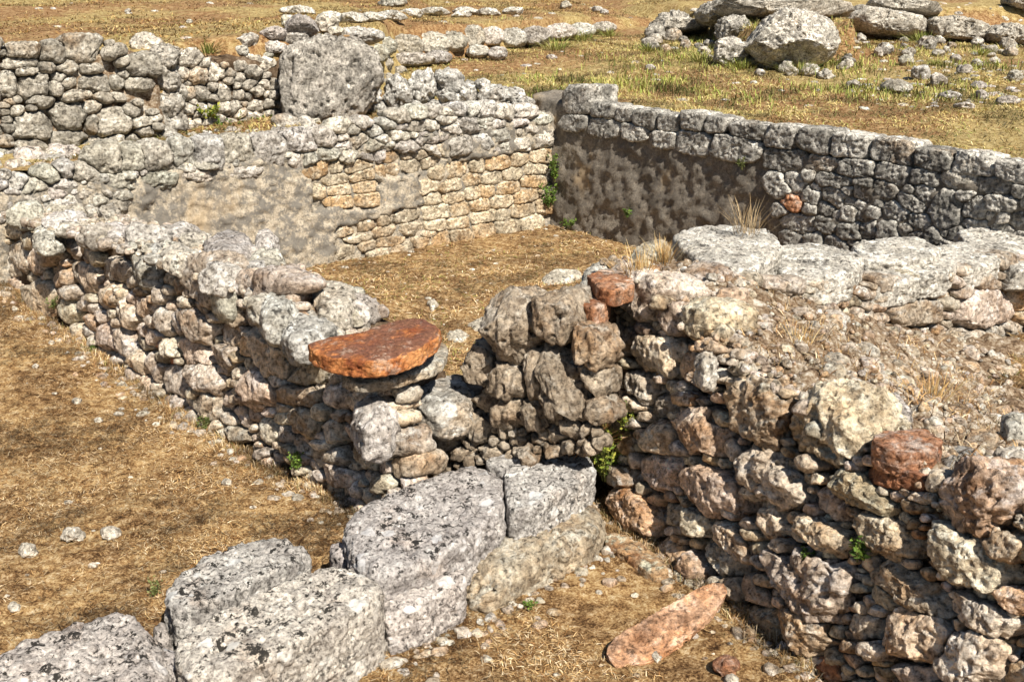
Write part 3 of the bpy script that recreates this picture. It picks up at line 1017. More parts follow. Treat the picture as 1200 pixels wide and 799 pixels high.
b = Bag()
top_scatter(r1, 150, (.06, .16), M_GREY, b, T1, res=9, flat=.6, warm=(-.3, .2))
top_scatter(r1, 260, (.02, .06), M_GREY, b, T1, res=5, flat=.9, warm=(-.3, .6))
b.build('loose_rubble', M_GREY, W1, smooth=False)['kind'] = 'stuff'

# ================================================================== W2: right-hand block wall in shade
W2 = empty('block_wall', e3(C0 + D2 * 3), 'shaded right wall with two neat courses of grey blocks above rubble and brown render', 'wall', None, 'thing')
F2 = Face((*C0, 0), -N2, R(2))
s2 = cr(400, 0, 3, [(838, 352, 112, 104, 2, {'p': 14, 'depth': .4, 'cuts': 2}), (830, 430, 90, 50), (925, 390, 84, 54, 8), (1000, 405, 64, 54, 8), (1070, 422, 84, 72, 8), (1150, 432, 80, 64, 8), (930, 447, 112, 56, 8), (1040, 462, 102, 52, 8), (1140, 487, 84, 52, 8)])
s2 += cr(800, 0, 3, [(40, 425, 92, 66, 8), (122, 440, 80, 62, 8), (235, 463, 134, 58, 9), (350, 482, 112, 84, 9), (470, 492, 112, 86, 9), (590, 512, 124, 84, 9), (740, 532, 152, 84, 9), (880, 558, 142, 66, 9), (1022, 575, 144, 72, 9), (1170, 603, 126, 66, 9)])
c1 = len(s2)
s2 += cr(800, 0, 3, [(45, 502, 110, 70, 8), (195, 515, 182, 76, 9), (360, 560, 142, 70, 9), (500, 577, 112, 46, 8), (615, 592, 122, 62, 8), (445, 620, 52, 42, 9), (535, 637, 122, 46, 9), (645, 640, 70, 34, 9), (740, 612, 112, 72, 9), (855, 627, 112, 50, 9),
    (965, 642, 112, 50, 9), (1100, 657, 124, 56, 9), (1195, 680, 60, 50, 9), (400, 640, 72, 62, 30), (540, 690, 82, 62, 20), (640, 680, 82, 52, 20), (710, 665, 82, 72, 30), (815, 718, 104, 66, 25), (855, 685, 84, 66, 30), (930, 732, 112, 122, 40), (760, 745, 112, 60, 15),
    (590, 757, 62, 62, 20), (460, 692, 62, 52, 20), (675, 745, 50, 42, 0), (1030, 732, 92, 82, 30), (1130, 715, 122, 62, 10), (1000, 690, 70, 40, 10), (395, 715, 70, 50, 30, {'mat': M_TERRA2, 'warm': 1, 'name': 'brick_fragment', 'label': 'orange brick fragment in the grey rubble'})])
s2 += [(1215, 235, 40, 22, 9), (1250, 225, 50, 24, 9), (1300, 232, 50, 24, 9), (1240, 205, 50, 22, 9), (1292, 212, 50, 22, 9)]
s2 += fill([(905, 200), (1200, 235), (1300, 250), (1300, 330), (1100, 290), (990, 300), (925, 280)], s2, (20, 14, 9), 12, 30, 900, (1.1, 1.8))
for (x_, y_, w_, h_) in ((925, 390, 84, 54), (1000, 405, 64, 54), (1070, 422, 84, 72), (1150, 432, 80, 64)):
    s2.append((400 + x_ / 3, y_ / 3 - h_ / 3, w_ / 3, h_ / 3, 8, {'skip': 1}))
for (x_, y_, w_, h_) in ((40, 425, 92, 66), (122, 440, 80, 62), (235, 463, 134, 58), (350, 482, 112, 84), (470, 492, 112, 86), (590, 512, 124, 84), (740, 532, 152, 84), (880, 558, 142, 66), (1022, 575, 144, 72), (1170, 603, 126, 66)):
    s2.append((800 + x_ / 3, y_ / 3 - h_ / 3, w_ / 3, h_ / 3, 9, {'skip': 1}))
s2 += [(400 + 838 / 3, 352 / 3 - 36, 40, 36, 0, {'skip': 1}), (400 + 838 / 3 - 38, 352 / 3, 36, 36, 0, {'skip': 1})]
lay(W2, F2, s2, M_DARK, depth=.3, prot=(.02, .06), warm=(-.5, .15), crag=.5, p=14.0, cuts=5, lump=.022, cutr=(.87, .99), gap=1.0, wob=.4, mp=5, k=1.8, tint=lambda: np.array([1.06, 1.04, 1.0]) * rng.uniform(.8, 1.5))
q2 = [C0 - D2 * .4, C0 + D2 * 9.0]
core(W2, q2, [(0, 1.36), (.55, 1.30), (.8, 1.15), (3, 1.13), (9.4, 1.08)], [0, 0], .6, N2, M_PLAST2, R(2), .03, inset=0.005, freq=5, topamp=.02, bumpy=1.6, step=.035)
T2 = lambda x, y: np.interp((np.stack([x, y], -1) - C0) @ D2, [-.4, .2, .6, 3, 9], [1.37, 1.34, 1.20, 1.185, 1.13])
for k_ in range(26):                             # flat coping stones over the wall's thickness
    s = .15 + k_ * .3 + rng.uniform(-.03, .03)
    c_ = C0 + D2 * s + N2 * rng.uniform(.26, .40)
    z_ = float(T2(c_[0], c_[1]))
    e_ = rng.uniform(.7, 1.1)
    rad = .19 / np.maximum(np.abs(np.cos(TH)) * 1.05, np.abs(np.sin(TH)) * e_) ** .8
    bq = Bag()
    bq.add(stone(np.array([*c_, z_]), np.array([*D2, 0]), np.array([*N2, 0]), np.array([0, 0, 1.0]), rad, .15, .045, p=4.5, res=12, cuts=3, crag=.8, warm=-.4, tint=np.array([1.45, 1.43, 1.38])))
    bq.build('cap_stone', M_GREY, W2)


def r2():
    return C0 + D2 * rng.uniform(-.1, 6.8) + N2 * rng.uniform(.2, .6)


b = Bag()
top_scatter(r2, 110, (.02, .06), M_GREY, b, T2, res=6, flat=.7, warm=(-.3, .1))
b.build('loose_rubble', M_GREY, W2, smooth=False)['kind'] = 'stuff'

# ================================================================== upper left walls
UW = empty('retaining_wall', (-4.17, 10.1, 1.05), 'stepped retaining wall of coursed pale blocks holding up the left dry grass bank', 'wall', None, 'thing')
FU = Face((-4.17, 10.09, .9), -N1, R(9))
su = cr(0, 0, 3, [(80, 185, 120, 50), (70, 225, 130, 40), (90, 258, 80, 35), (185, 190, 90, 70), (290, 170, 130, 80), (160, 240, 60, 40), (395, 185, 70, 40), (115, 300, 120, 90), (30, 300, 60, 100), (190, 310, 40, 50), (320, 245, 60, 30), (500, 235, 110, 70),
    (340, 295, 100, 50), (240, 290, 50, 30), (410, 290, 50, 40), (485, 295, 90, 40), (120, 450, 150, 90), (240, 415, 130, 90), (240, 490, 140, 60), (120, 530, 130, 80), (230, 545, 90, 60), (320, 440, 50, 60), (395, 435, 110, 80), (460, 390, 50, 40), (20, 550, 60, 50),
    (410, 500, 60, 50), (320, 520, 90, 60), (110, 620, 90, 70), (210, 625, 70, 60)])
su += fill([(-330, 75), (-20, 55), (-20, 200), (-330, 230)], su, (34, 20), -4, 15, 200, (1.2, 2.0))
su += fill([(-20, 60), (60, 52), (120, 48), (180, 75), (185, 175), (130, 195), (-20, 200)], su, (12, 8), -4, 15, 110, (1.2, 2.2))
lay(UW, FU, su, M_GREY, gap=.97, wob=.7, mp=3.6, lump=.05, tint=lambda: np.array([.95, .92, .86]) * rng.uniform(.6, 1.15), depth=.3, prot=(.0, .12), warm=(-.1, .5), crag=.9, p=4.6, cuts=3, cutr=(.84, .98), k=1.9)
pa = np.array([-4.17, 10.09])
core(UW, [pa - D1 * 1.15, pa + D1 * 4.0], [1.86, 1.92, 1.9], [.9, .9], .45, N1, M_PILE, R(9), .05, inset=.07, freq=5)
b = Bag()
top_scatter(lambda: pa + D1 * rng.uniform(-2.6, 3.6) - N1 * rng.uniform(.0, 1.0), 150, (.05, .17), M_GREY, b, up_z, res=8, flat=.7, warm=(-.1, .5), emb=.45)
top_scatter(lambda: pa + D1 * rng.uniform(-2.6, 3.6) - N1 * rng.uniform(.0, 1.0), 300, (.02, .06), M_GREY, b, up_z, res=4, flat=.8, warm=(-.1, .8))
b.build('fallen_rubble', M_GREY, UW, smooth=False)['kind'] = 'stuff'
NI = empty('rubble_wall', (-2.9, 11.6, 1.0), 'small niche wall of little round stones beside the tall upright rock', 'wall', None, 'thing')
FN = Face((-2.9, 11.45, .9), -N1, R(8))
sn = cr(0, 0, 3, [(530, 160, 80, 60), (600, 180, 80, 40), (660, 210, 100, 50), (580, 220, 60, 50), (640, 255, 60, 50), (700, 270, 70, 60), (760, 260, 80, 60), (610, 290, 70, 50), (570, 265, 50, 40), (665, 330, 40, 50), (710, 330, 60, 60), (790, 330, 70, 60), (610, 350, 60, 40), (575, 350, 40, 30),
    (905, 375, 60, 40), (850, 400, 40, 40), (830, 375, 50, 50)])
sn += fill([(180, 55), (210, 60), (250, 75), (300, 80), (330, 100), (330, 160), (240, 165), (190, 150)], sn, (13, 10, 7), 0, 30, 900, (1.0, 1.5))
lay(NI, FN, sn, M_DARK, depth=.25, prot=(.0, .09), warm=(-.2, .4), crag=1.2, p=3.0, k=1.8, tint=lambda: np.array([1.35, 1.27, 1.15]) * rng.uniform(.7, 1.2))
core(NI, [(-3.45, 11.02), (-1.75, 12.33)], [1.85, 1.75, 1.62], [.9, .9], .4, N1, M_CORE, R(8), .05, inset=.06)


for_strip = [(192, 70, 40, 34), (196, 98, 38, 34), (198, 124, 38, 34), (200, 146, 40, 30), (186, 86, 28, 24), (206, 110, 26, 24), (192, 160, 34, 20)]


def boulder(name, cx, cy, w, h, mat, label, cat='boulder', group=None, base=None, depth=.75, p=2.7, res=None, ang=0, poly=None, crag=1.6, cuts=9, warm=.0, tint=None, up=True, sink=.12, parent=None, cutr=(.66, .94), lump=.09, flute=None):
    """a rock standing on the terrain; (cx, cy, w, h) is its outline in photo pixels"""
    by = base if base is not None else cy + h * .46
    hp = (up_hit if up else low_hit)(cx, by)
    D = np.hypot(hp[0], hp[1])
    n2 = -hp[:2] / D
    f = Face(hp, n2, R(10))
    if poly is not None:
        pp = dense(poly)
    else:
        a = np.linspace(0, 2 * math.pi, 40, endpoint=False)
        x, y = np.cos(a) * w / 2, np.sin(a) * h / 2
        pp = np.stack([cx + x * math.cos(R(ang)) - y * math.sin(R(ang)), cy + x * math.sin(R(ang)) + y * math.cos(R(ang))], 1)
    pts = f.hit(pp[:, 0], pp[:, 1])
    c = pts.mean(0)
    u, v, n = axes(f.n)
    rad = radial(pts, c, u, v)
    d = float(np.clip(rad.max() * 2 * depth, .03, 1.6))
    st = stone(c, u, v, n, rad, d, d * .5, p=p, res=res or int(np.clip(max(w, h) / 2, 5, 44)), cuts=cuts, crag=crag, warm=warm, tint=tint, cutr=cutr, lump=lump, flute=flute)
    b = Bag(); b.add(st)
    if parent is not None:
        return b.build(name, mat, parent)
    o = b.build(name, mat, None, (hp[0], hp[1], hp[2]))
    return tag(o, label, cat, group)


for (cx, cy, w, h) in for_strip:
    boulder('stone', cx, cy, w, h, M_GREY, None, base=cy, depth=.9, p=3.2, crag=1.3, parent=NI, tint=(.8, .78, .75))
boulder('boulder', 388, 92, 110, 110, M_DARK, 'tall upright grey rock with fluted face between the niche and the grassy steps', base=140, depth=.5, p=5, crag=3.0, flute=np.array([.15, .98, .1]), cuts=3, cutr=(.86, .97),
        poly=((333, 66), (352, 52), (385, 46), (420, 48), (440, 62), (446, 92), (432, 122), (405, 146), (360, 148), (338, 142), (330, 108)), warm=-.1, tint=(1.05, 1.0, .94))
SG = empty('stone_steps', (-2.2, 12.6, 1.5), 'flight of rough stones climbing the bank above the upright rock', 'steps', None, 'thing')
for (cx, cy, w, h, _a) in cr(0, 0, 3, [(870, 145, 95, 50), (960, 120, 95, 45), (900, 225, 145, 70), (1060, 95, 130, 70), (1150, 85, 90, 60), (960, 170, 100, 40), (900, 280, 120, 60), (965, 310, 60, 60), (850, 180, 50, 40), (1040, 140, 100, 40), (1010, 75, 50, 50), (1180, 115, 60, 40), (960, 245, 80, 40)]):
    boulder('step_stone', cx, cy, w, h, M_GREY, None, base=cy + h * .5 + 3, depth=.8, p=3.6, crag=1.2, parent=SG)

for (cx, cy, w, h) in ((452, 98, 24, 24), (450, 76, 22, 20), (460, 118, 26, 20), (468, 86, 18, 16), (447, 126, 20, 16), (474, 104, 18, 14)):
    boulder('step_stone', cx, cy, w, h, M_GREY, None, base=cy, depth=.9, p=4, crag=1.3, parent=SG, tint=(.85, .82, .77))
LU = empty('rubble_wall', (-.6, 12.6, 1.2), 'heap of dark knobbly lumps along the top edge behind the plastered wall', 'wall', None, 'thing')
for (cx, cy, w, h, _a) in cr(400, 0, 3, [(30, 355, 70, 60), (100, 340, 80, 70), (120, 385, 90, 50), (200, 330, 95, 130), (285, 305, 95, 130), (370, 290, 120, 90), (380, 345, 100, 60), (450, 335, 65, 100), (540, 345, 115, 90), (610, 360, 70, 50), (255, 375, 60, 40), (330, 375, 60, 40), (500, 300, 60, 40), (70, 385, 60, 40), (600, 330, 90, 40), (650, 360, 60, 30)]):
    boulder('stone', cx, cy, w, h, M_DARK if w < 120 else M_GREY, None, base=132, depth=.8, p=2.9, crag=2.0, parent=LU, tint=np.array([1.35, 1.34, 1.32]) * rng.uniform(.85, 1.15))
FR = empty('kerb_wall', (0, 17.5, 1.4), 'far row of upright grey blocks edging the grassy terrace', 'wall', None, 'thing')
for (cx, cy, w, h, _a) in cr(400, 0, 3, [(150, 165, 75, 60), (225, 165, 110, 70), (320, 160, 110, 80), (390, 150, 85, 66), (460, 135, 76, 84), (525, 130, 76, 62), (605, 137, 86, 64), (685, 132, 96, 62), (770, 115, 95, 50), (845, 110, 80, 46), (925, 100, 70, 36), (240, 215, 155, 42), (480, 185, 66, 42), (550, 190, 56, 42), (340, 205, 80, 40), (60, 130, 150, 50), (130, 190, 60, 60)]):
    boulder('stone', cx, cy, w * 1.22, h * 1.05, M_GREY, None, base=cy + h * .5 + 2, depth=.7, p=6, crag=1.2, cuts=5, cutr=(.82, .97), parent=FR, warm=-.1)
FK = empty('kerb_wall', (-1.5, 20, 1.9), 'thin line of pale flush stones crossing the brown grass at the top', 'wall', None, 'thing')
for (cx, cy, w, h, _a) in cr(400, 0, 3, [(-150, 40, 110, 24), (-40, 62, 90, 26), (40, 66, 90, 30), (110, 62, 80, 30), (180, 58, 90, 28), (250, 52, 80, 28), (330, 45, 90, 24), (440, 42, 80, 24), (520, 45, 70, 22), (610, 42, 70, 22), (420, 52, 60, 22)]):
    boulder('stone', cx, cy, w * 1.3, h * 1.15, M_GREY, None, depth=.7, p=3.6, crag=.8, parent=FK, warm=-.1, tint=(1.1, 1.1, 1.08))

# ================================================================== outcrop at the upper right
OUT = [(926, 48, 112, 66, 1.0, 'large rounded grey boulder in the middle of the terrace outcrop', 82), (846, 18, 64, 26, 1.2, 'flat light slab on top of the dark hollow at the outcrop end', 34), (862, 36, 48, 34, .9, 'dark shadowed rock wedged under the flat slab', 50),
       (856, 62, 46, 34, .7, 'knobbly grey rock with tufts at the foot of the outcrop', 78), (902, 70, 22, 24, .6, 'small pale rock standing against the large rounded boulder', 80), (921, 80, 16, 16, .6, 'white faced little rock below the large rounded boulder', 86), (948, 83, 22, 14, .6, 'low stone at the right foot of the large boulder', 89), (968, 89, 20, 12, .6, 'small flat pale stone lying free in front of the boulder', 94),
       (790, 28, 44, 26, .9, 'dark hollow-sided rock at the far left of the outcrop', 44), (768, 40, 22, 22, .7, 'small dark rock next to the hollow-sided rock', 50)]
for (cx, cy, w, h, d_, lab, by) in OUT:
    boulder('boulder', cx, cy, w, h, M_DARK, lab, base=by, depth=d_, p=4.0, crag=2.6, warm=-.1, tint=np.array([1.35, 1.3, 1.22]) * (.75 if 'dark' in lab else 1.05))
OC = empty('rock_outcrop', tuple(up_hit(1090, 50)), 'long broken ledge of pale rock with shadowed hollows crossing the back of the terrace', 'rock outcrop', None, 'thing')
for poly, by in ((((815, 10), (850, 3), (905, 6), (1000, 6), (1006, 20), (930, 27), (880, 24), (822, 24)), 24), (((985, 28), (1004, 10), (1040, 16), (1085, 24), (1094, 36), (1060, 46), (1020, 42), (1000, 38)), 46), (((1080, 28), (1110, 21), (1150, 28), (1166, 38), (1150, 50), (1100, 47)), 50),
                 (((1150, 34), (1180, 30), (1215, 36), (1240, 44), (1200, 54), (1156, 50)), 54), (((1230, 36), (1290, 34), (1330, 50), (1250, 58)), 58), (((1165, 0), (1230, -4), (1260, 12), (1200, 16)), 15), (((756, 28), (790, 24), (826, 26), (830, 36), (795, 40), (760, 38)), 44),
                 (((1000, 4), (1060, 2), (1110, 10), (1090, 18), (1030, 14)), 18)):
    cx, cy = np.mean(poly, 0)
    boulder('ledge', cx, cy, 110, 34, M_GREY, None, base=by, depth=.8, p=5, crag=1.8, cuts=8, cutr=(.8, .97), poly=poly, warm=-.1, tint=(.9, .87, .82), parent=OC)
for _ in range(70):
    px = rng.uniform(755, 1210)
    yb = np.interp(px, [755, 830, 900, 1000, 1010, 1200], [50, 62, 84, 80, 56, 60]) + rng.normal() * 6
    w_ = rng.uniform(6, 22)
    boulder('rubble_stone', px, yb - w_ * .3, w_, w_ * .7, M_GREY if rng.uniform() < .6 else M_DARK, None, base=yb, depth=.9, p=4, crag=1.3, res=9, warm=rng.uniform(-.2, .4), tint=np.array([1., .96, .9]) * rng.uniform(.7, 1.1), parent=OC)
SM = [(1031, 62, 14, 12, 'lone round stone below the pale ledge'), (1062, 72, 18, 14, 'first pale stone of the short slanting line on the terrace'), (1080, 86, 24, 20, 'chunky stone in the middle of the slanting line'), (1100, 95, 20, 18, 'lowest white stone of the slanting line'), (1147, 101, 20, 10, 'bright white flat stone beside the dark hole'),
      (1130, 82, 18, 14, 'dark tilted stone in the rubble by the hole'), (1150, 112, 17, 12, 'tan wedge stone under the bright white one'), (1113, 113, 30, 9, 'flush flat stone in the terrace grass'), (1180, 119, 30, 12, 'long flat grey stone at the right edge of the terrace'), (1130, 125, 27, 8, 'thin flat stone nearest the block wall'),
      (1050, 103, 40, 17, 'broad flush pale rock in the yellow grass'), (1000, 100, 16, 12, 'little brownish stone left of the broad flush rock'), (1145, 75, 16, 10, 'small stone topping the rubble heap'), (1165, 72, 14, 10, 'small grey stone near the ledge foot'), (1185, 55, 18, 9, 'white stone below the end of the ledge'), (1120, 70, 14, 11, 'brown stone above the dark tilted one'), (1190, 90, 18, 14, 'dark stone at the right rim of the hole'),
      (700, 12, 14, 8, 'small white stone far off in the brown grass'), (708, 15, 10, 7, 'tiny white stone next to the far white stone'), (663, 7, 14, 9, 'dark far stone at the top of the picture'), (762, 80, 14, 7, 'flat white stone in the green terrace grass'), (646, 68, 14, 6, 'flat pale stone in front of the far kerb row'), (460, 4, 44, 10, 'cluster rock with black shadow at the top edge'), (150, 14, 8, 6, 'white pebble on the left grass bank'), (222, 26, 8, 5, 'pale pebble in the left bank grass')]
for (cx, cy, w, h, lab) in SM:
    boulder('loose_stone', cx, cy, w, h, M_GREY, lab, 'stone', 'loose stones on the upper terrace', base=cy + h * .45, depth=.9, p=3.6, crag=1.2, res=10, warm=-.1)
b = Bag()
for _ in range(420):                             # scattered gravel of the terrace
    px, py = rng.choice([rng.uniform(0, 1200), rng.uniform(1000, 1200)]), rng.uniform(4, 130)
    hp = up_hit(px, py)
    s = rng.uniform(.02, .06)
    rad = s / np.sqrt((rng.uniform(.6, 1) * np.cos(TH)) ** 2 + np.sin(TH) ** 2)
    b.add(stone(hp, np.array([1.0, 0, 0]), np.array([0, 1.0, 0]), np.array([0, 0, 1.0]), rad, s * 1.2, s * .5, p=2.6, res=4, crag=.6, warm=rng.uniform(-.2, .5)))
tag(b.build('gravel', M_GREY, smooth=False), 'pale pebbles scattered over the raised terrace', 'gravel', None, 'stuff')

# ================================================================== W6: big lichened blocks in the foreground
Z6 = .30
block('stone_block', ((402, 612), (428, 588), (470, 570), (520, 552), (562, 538), (588, 552), (592, 596), (545, 632), (500, 655), (446, 674), (412, 648)), Z6, .42, M_BLOCK,
      'large grey block spotted with round white lichen, third along the foreground row', res=70, cuts=2, cutr=(.93, .99), lump=.02, crag=.8)
block('stone_block', ((566, 537), (610, 522), (650, 514), (694, 530), (698, 548), (672, 568), (630, 590), (596, 602), (592, 552)), Z6 + .01, .20, M_BLOCK,
      'smooth topped grey slab ending the foreground row at the wall gap', res=64, cuts=2, cutr=(.93, .99), lump=.02, crag=.6)
block('stone_block', ((190, 690), (236, 652), (296, 630), (340, 628), (364, 644), (346, 658), (296, 680), (244, 708), (206, 720)), .25, .40, M_BLOCK,
      'oblong grey block lying on the grass side of the foreground row', res=58, cuts=2, cutr=(.93, .99), lump=.02, crag=.9, tint=(.9, .9, .9))
block('stone_block', ((203, 754), (232, 727), (302, 694), (352, 671), (405, 652), (446, 676), (448, 694), (400, 724), (330, 760), (262, 792), (216, 790)), .30, .42, M_BLOCK,
      'long cracked grey block in the middle of the foreground row', res=70, cuts=2, cutr=(.93, .99), lump=.02, crag=1.0, tint=(1.12, 1.09, 1.04))
block('stone_block', ((-60, 800), (0, 764), (70, 730), (140, 712), (178, 728), (196, 760), (186, 800), (150, 850), (60, 880), (-40, 860)), .30, .42, M_BLOCK,
      'pitted grey block cut by the lower left picture corner', res=64, cuts=3, crag=1.2)
block('stone_block', ((450, 690), (500, 668), (545, 656), (546, 680), (505, 706), (452, 724)), .17, .26, M_BLOCK, 'small squared block below the foreground row with one white lichen disc', res=36, cuts=2, crag=.8)
block('stone_block', ((545, 650), (600, 616), (664, 578), (700, 578), (712, 604), (692, 624), (630, 656), (572, 684), (548, 676)), .15, .3, M_TAN, 'bare tan bedding block under the smooth topped slab', res=46, cuts=4, crag=1.3, warm=.35, p=5)
block('stone_block', ((230, 815), (320, 775), (420, 730), (450, 722), (450, 740), (380, 780), (290, 830)), .12, .3, M_TAN, 'rough cream footing stone under the long cracked block', res=40, crag=1.4, warm=.3, p=3.4)

for poly, z, lab in ((((186, 752), (200, 748), (210, 770), (206, 800), (192, 800)), .2, 'narrow pitted stone wedged between the corner block and the long cracked block'), (((386, 634), (402, 628), (414, 640), (404, 652), (388, 648)), .2, 'small rough stone tucked between the long cracked block and the lichened block'),
                     (((178, 726), (192, 722), (200, 742), (190, 752), (178, 744)), .16, 'little grey stone filling the gap behind the corner block')):
    block('stone_block', poly, z, .22, M_BLOCK, lab, p=4, res=18, cuts=5, crag=1.1)
# ================================================================== terracotta and loose pieces
block('flat_stone', ((398, 430), (430, 424), (490, 404), (518, 396), (526, 410), (518, 424), (470, 442), (420, 449), (400, 442)), .80, .065, M_TAN, 'thin cream limestone slab just below the terracotta slab', 'stone slab', p=6, res=30, crag=.4, cuts=1, warm=.3, rough=.6)
block('terracotta_slab', ((357, 402), (384, 394), (422, 388), (468, 373), (500, 370), (517, 378), (514, 392), (492, 408), (462, 420), (424, 424), (394, 420), (368, 412)), .95, .095, M_TERRA,
      'thick orange terracotta slab lying on the broken top of the long wall', 'slab', p=8, res=50, crag=.35, cuts=4, cutr=(.9, .99), rough=.6, lump=.02, tilt=(.05, .06))
block('flat_stone', ((475, 448), (505, 434), (540, 436), (556, 456), (550, 472), (520, 480), (490, 470)), .58, .2, M_GREY, 'worn flat stone set in soil on the low broken wall', 'stone slab', p=4, res=28, crag=.7, warm=.35)
block('brick', ((688, 322), (704, 315), (730, 314), (748, 321), (742, 335), (720, 342), (702, 337)), 1.17, .085, M_TERRA2, 'orange brick lying uppermost in the brick stack at the wall corner', p=14, res=28, crag=.15, lump=.012, cuts=1, rough=.5, warm=1, cat='brick')
block('brick', ((676, 345), (690, 338), (716, 345), (712, 356), (696, 362), (680, 356)), 1.10, .12, M_TERRA2, 'orange brick with a dark end, second in the corner stack', p=14, res=28, crag=.15, lump=.012, cuts=1, rough=.5, warm=1, cat='brick')
block('brick', ((672, 366), (684, 360), (700, 366), (698, 382), (684, 386), (674, 380)), 1.02, .16, M_TERRA2, 'lowest brown brick of the corner stack', p=12, res=24, crag=.2, lump=.015, cuts=1, rough=.5, warm=1, cat='brick')
block('boulder', ((676, 322), (692, 302), (716, 296), (728, 304), (720, 314), (700, 318), (684, 340)), 1.10, .4, M_GREY, 'grey ridged stone behind the brick stack', 'stone', p=3, res=28, crag=1.4, warm=-.2)
block('boulder', ((736, 300), (742, 284), (764, 272), (788, 274), (792, 286), (775, 296), (760, 308), (744, 312)), 1.16, .4, M_TAN, 'pinkish pale stone at the tip of the near wall', 'stone', p=3, res=28, crag=1.3, warm=.3)
block('flat_stone', ((710, 764), (718, 748), (780, 711), (828, 684), (848, 679), (853, 696), (832, 724), (796, 754), (754, 780), (724, 784)), .06, .035, M_TAN,
      'long pinkish slab fragment lying tilted on the dry grass', 'stone slab', p=16, res=44, crag=.25, cuts=2, cutr=(.93, .99), warm=.55, tilt=(-.06, .30), tint=(1.1, .80, .64), lump=.012)
block('flat_stone', ((704, 622), (730, 625), (758, 638), (780, 655), (784, 670), (764, 671), (735, 652), (712, 638)), .035, .12, M_TERRA2, 'smooth orange ledge stone at the foot of the near wall', 'stone slab', p=12, res=28, crag=.1, lump=.01, cuts=1, warm=1, tint=(1.0, 1.2, 1.1))
LO = [(85, 628, 28, 17, 'largest white stone on the left dry grass'), (130, 625, 26, 13, 'speckled white stone beside the largest white stone'), (33, 645, 24, 16, 'cream stone near the left picture edge'), (17, 712, 16, 11, 'small white stone by the pitted corner block'), (90, 471, 12, 8, 'white pebble halfway along the dry grass plot'),
      (598, 683, 22, 10, 'bright white chip with dark shadow at the block foot'), (769, 770, 13, 12, 'round white pebble beside the pinkish plank'), (702, 695, 9, 6, 'white pebble between the block row and the plank'), (690, 645, 11, 6, 'flat pale pebble near the orange ledge stone'), (671, 661, 9, 7, 'white pebble below the flat pale pebble'), (440, 768, 11, 7, 'cream pebble at the bottom by the green sprig'),
      (975, 784, 34, 28, 'orange-red brick chunk at the foot of the near wall'), (850, 782, 32, 20, 'brown broken tile chunk on the bottom dry grass'), (856, 797, 18, 10, 'white stone cut by the bottom edge'), (115, 493, 10, 7, 'small cream pebble below the grass plot pebble'), (60, 402, 8, 6, 'tiny white pebble far up the dry grass plot'), (266, 566, 14, 8, 'pale chip on the grass near the oblong block'), (42, 430, 9, 6, 'chalky pebble at the left side of the plot')]
for (cx, cy, w, h, lab) in LO:
    red = 'orange-red' in lab or 'brown' in lab
    boulder('loose_stone', cx, cy, w, h, M_TERRA2 if red else M_GREY, lab, 'stone', 'loose stones on the dry grass', base=cy + h * .35, depth=.9, p=3.6, crag=1.3, res=16, up=False, warm=1 if red else -.3, tint=None if red else (1.3, 1.25, 1.17))
for poly, lab in ((((635, 322), (650, 314), (678, 314), (684, 322), (662, 330), (640, 330)), 'worn white bedrock patch in the room floor near the brick stack'), (((548, 378), (565, 368), (588, 370), (586, 380), (562, 386)), 'pale flush stone in the room floor behind the jagged boulders'),
                  (((522, 388), (538, 384), (550, 390), (540, 398), (526, 396)), 'small pale flush stone near the terracotta slab tip'), (((500, 352), (508, 348), (514, 354), (506, 360)), 'little white stone in the room floor')):
    block('flat_stone', poly, .035, .1, M_GREY, lab, 'stone slab', p=3, res=16, crag=.8, warm=-.2, tint=(1.2, 1.15, 1.05))
b = Bag()
for _ in range(700):                             # gravel of the lower ground
    x, y = rng.uniform(-5, 4), rng.uniform(3.2, 12)
    s = rng.uniform(.004, .014) * rng.choice([1, 1, 1.6])
    z = float(low_z(np.array(x), np.array(y)))
    rad = s / np.sqrt((rng.uniform(.6, 1) * np.cos(TH)) ** 2 + np.sin(TH) ** 2)
    b.add(stone(np.array([x, y, z]), np.array([1.0, 0, 0]), np.array([0, 1.0, 0]), np.array([0, 0, 1.0]), rad, s * 1.2, s * .8, p=2.6, res=4, crag=.3, warm=rng.uniform(-.2, .7), tint=np.array([1.3, 1.24, 1.14]) * rng.uniform(.7, 1.1)))
tag(b.build('gravel', M_GREY, smooth=False), 'tiny pale pebbles strewn on the lower dry ground', 'gravel', None, 'stuff')


b = Bag()
for a_, b_, n_, n0 in ((W3P + D3 * 4.8, W3P - D3 * .1, 230, O3), (W4P - D4 * .1, W4P + D4 * 1.7, 130, -I4), (np.array([-.5, 3.9]), np.array([.45, 4.75]), 70, np.array([.6, -.8]))):
    for _ in range(n_):
        q_ = a_ + (b_ - a_) * rng.uniform() + n0 * (abs(rng.normal()) * .11 + .01)
        s_ = rng.uniform(.007, .03) * rng.choice([1, 1, .6, 1.3])
        z_ = float(low_z(q_[0], q_[1]))
        a0 = rng.uniform(0, 6.28)
        rad = s_ / np.sqrt((rng.uniform(.5, 1) * np.cos(TH)) ** 2 + np.sin(TH) ** 2)
        b.add(stone(np.array([*q_, z_]), np.array([math.cos(a0), math.sin(a0), .1]), np.array([-math.sin(a0), math.cos(a0), 0]), np.array([0, 0, 1.0]), rad, s_ * 1.2, s_ * .6, p=5, res=4, cuts=9, cutr=(.6, .93), crag=.3, warm=rng.uniform(-.2, .8)))
tag(b.build('rubble', M_TAN, smooth=False), 'fallen stone chips gathered along the feet of the walls', 'rubble', None, 'stuff')


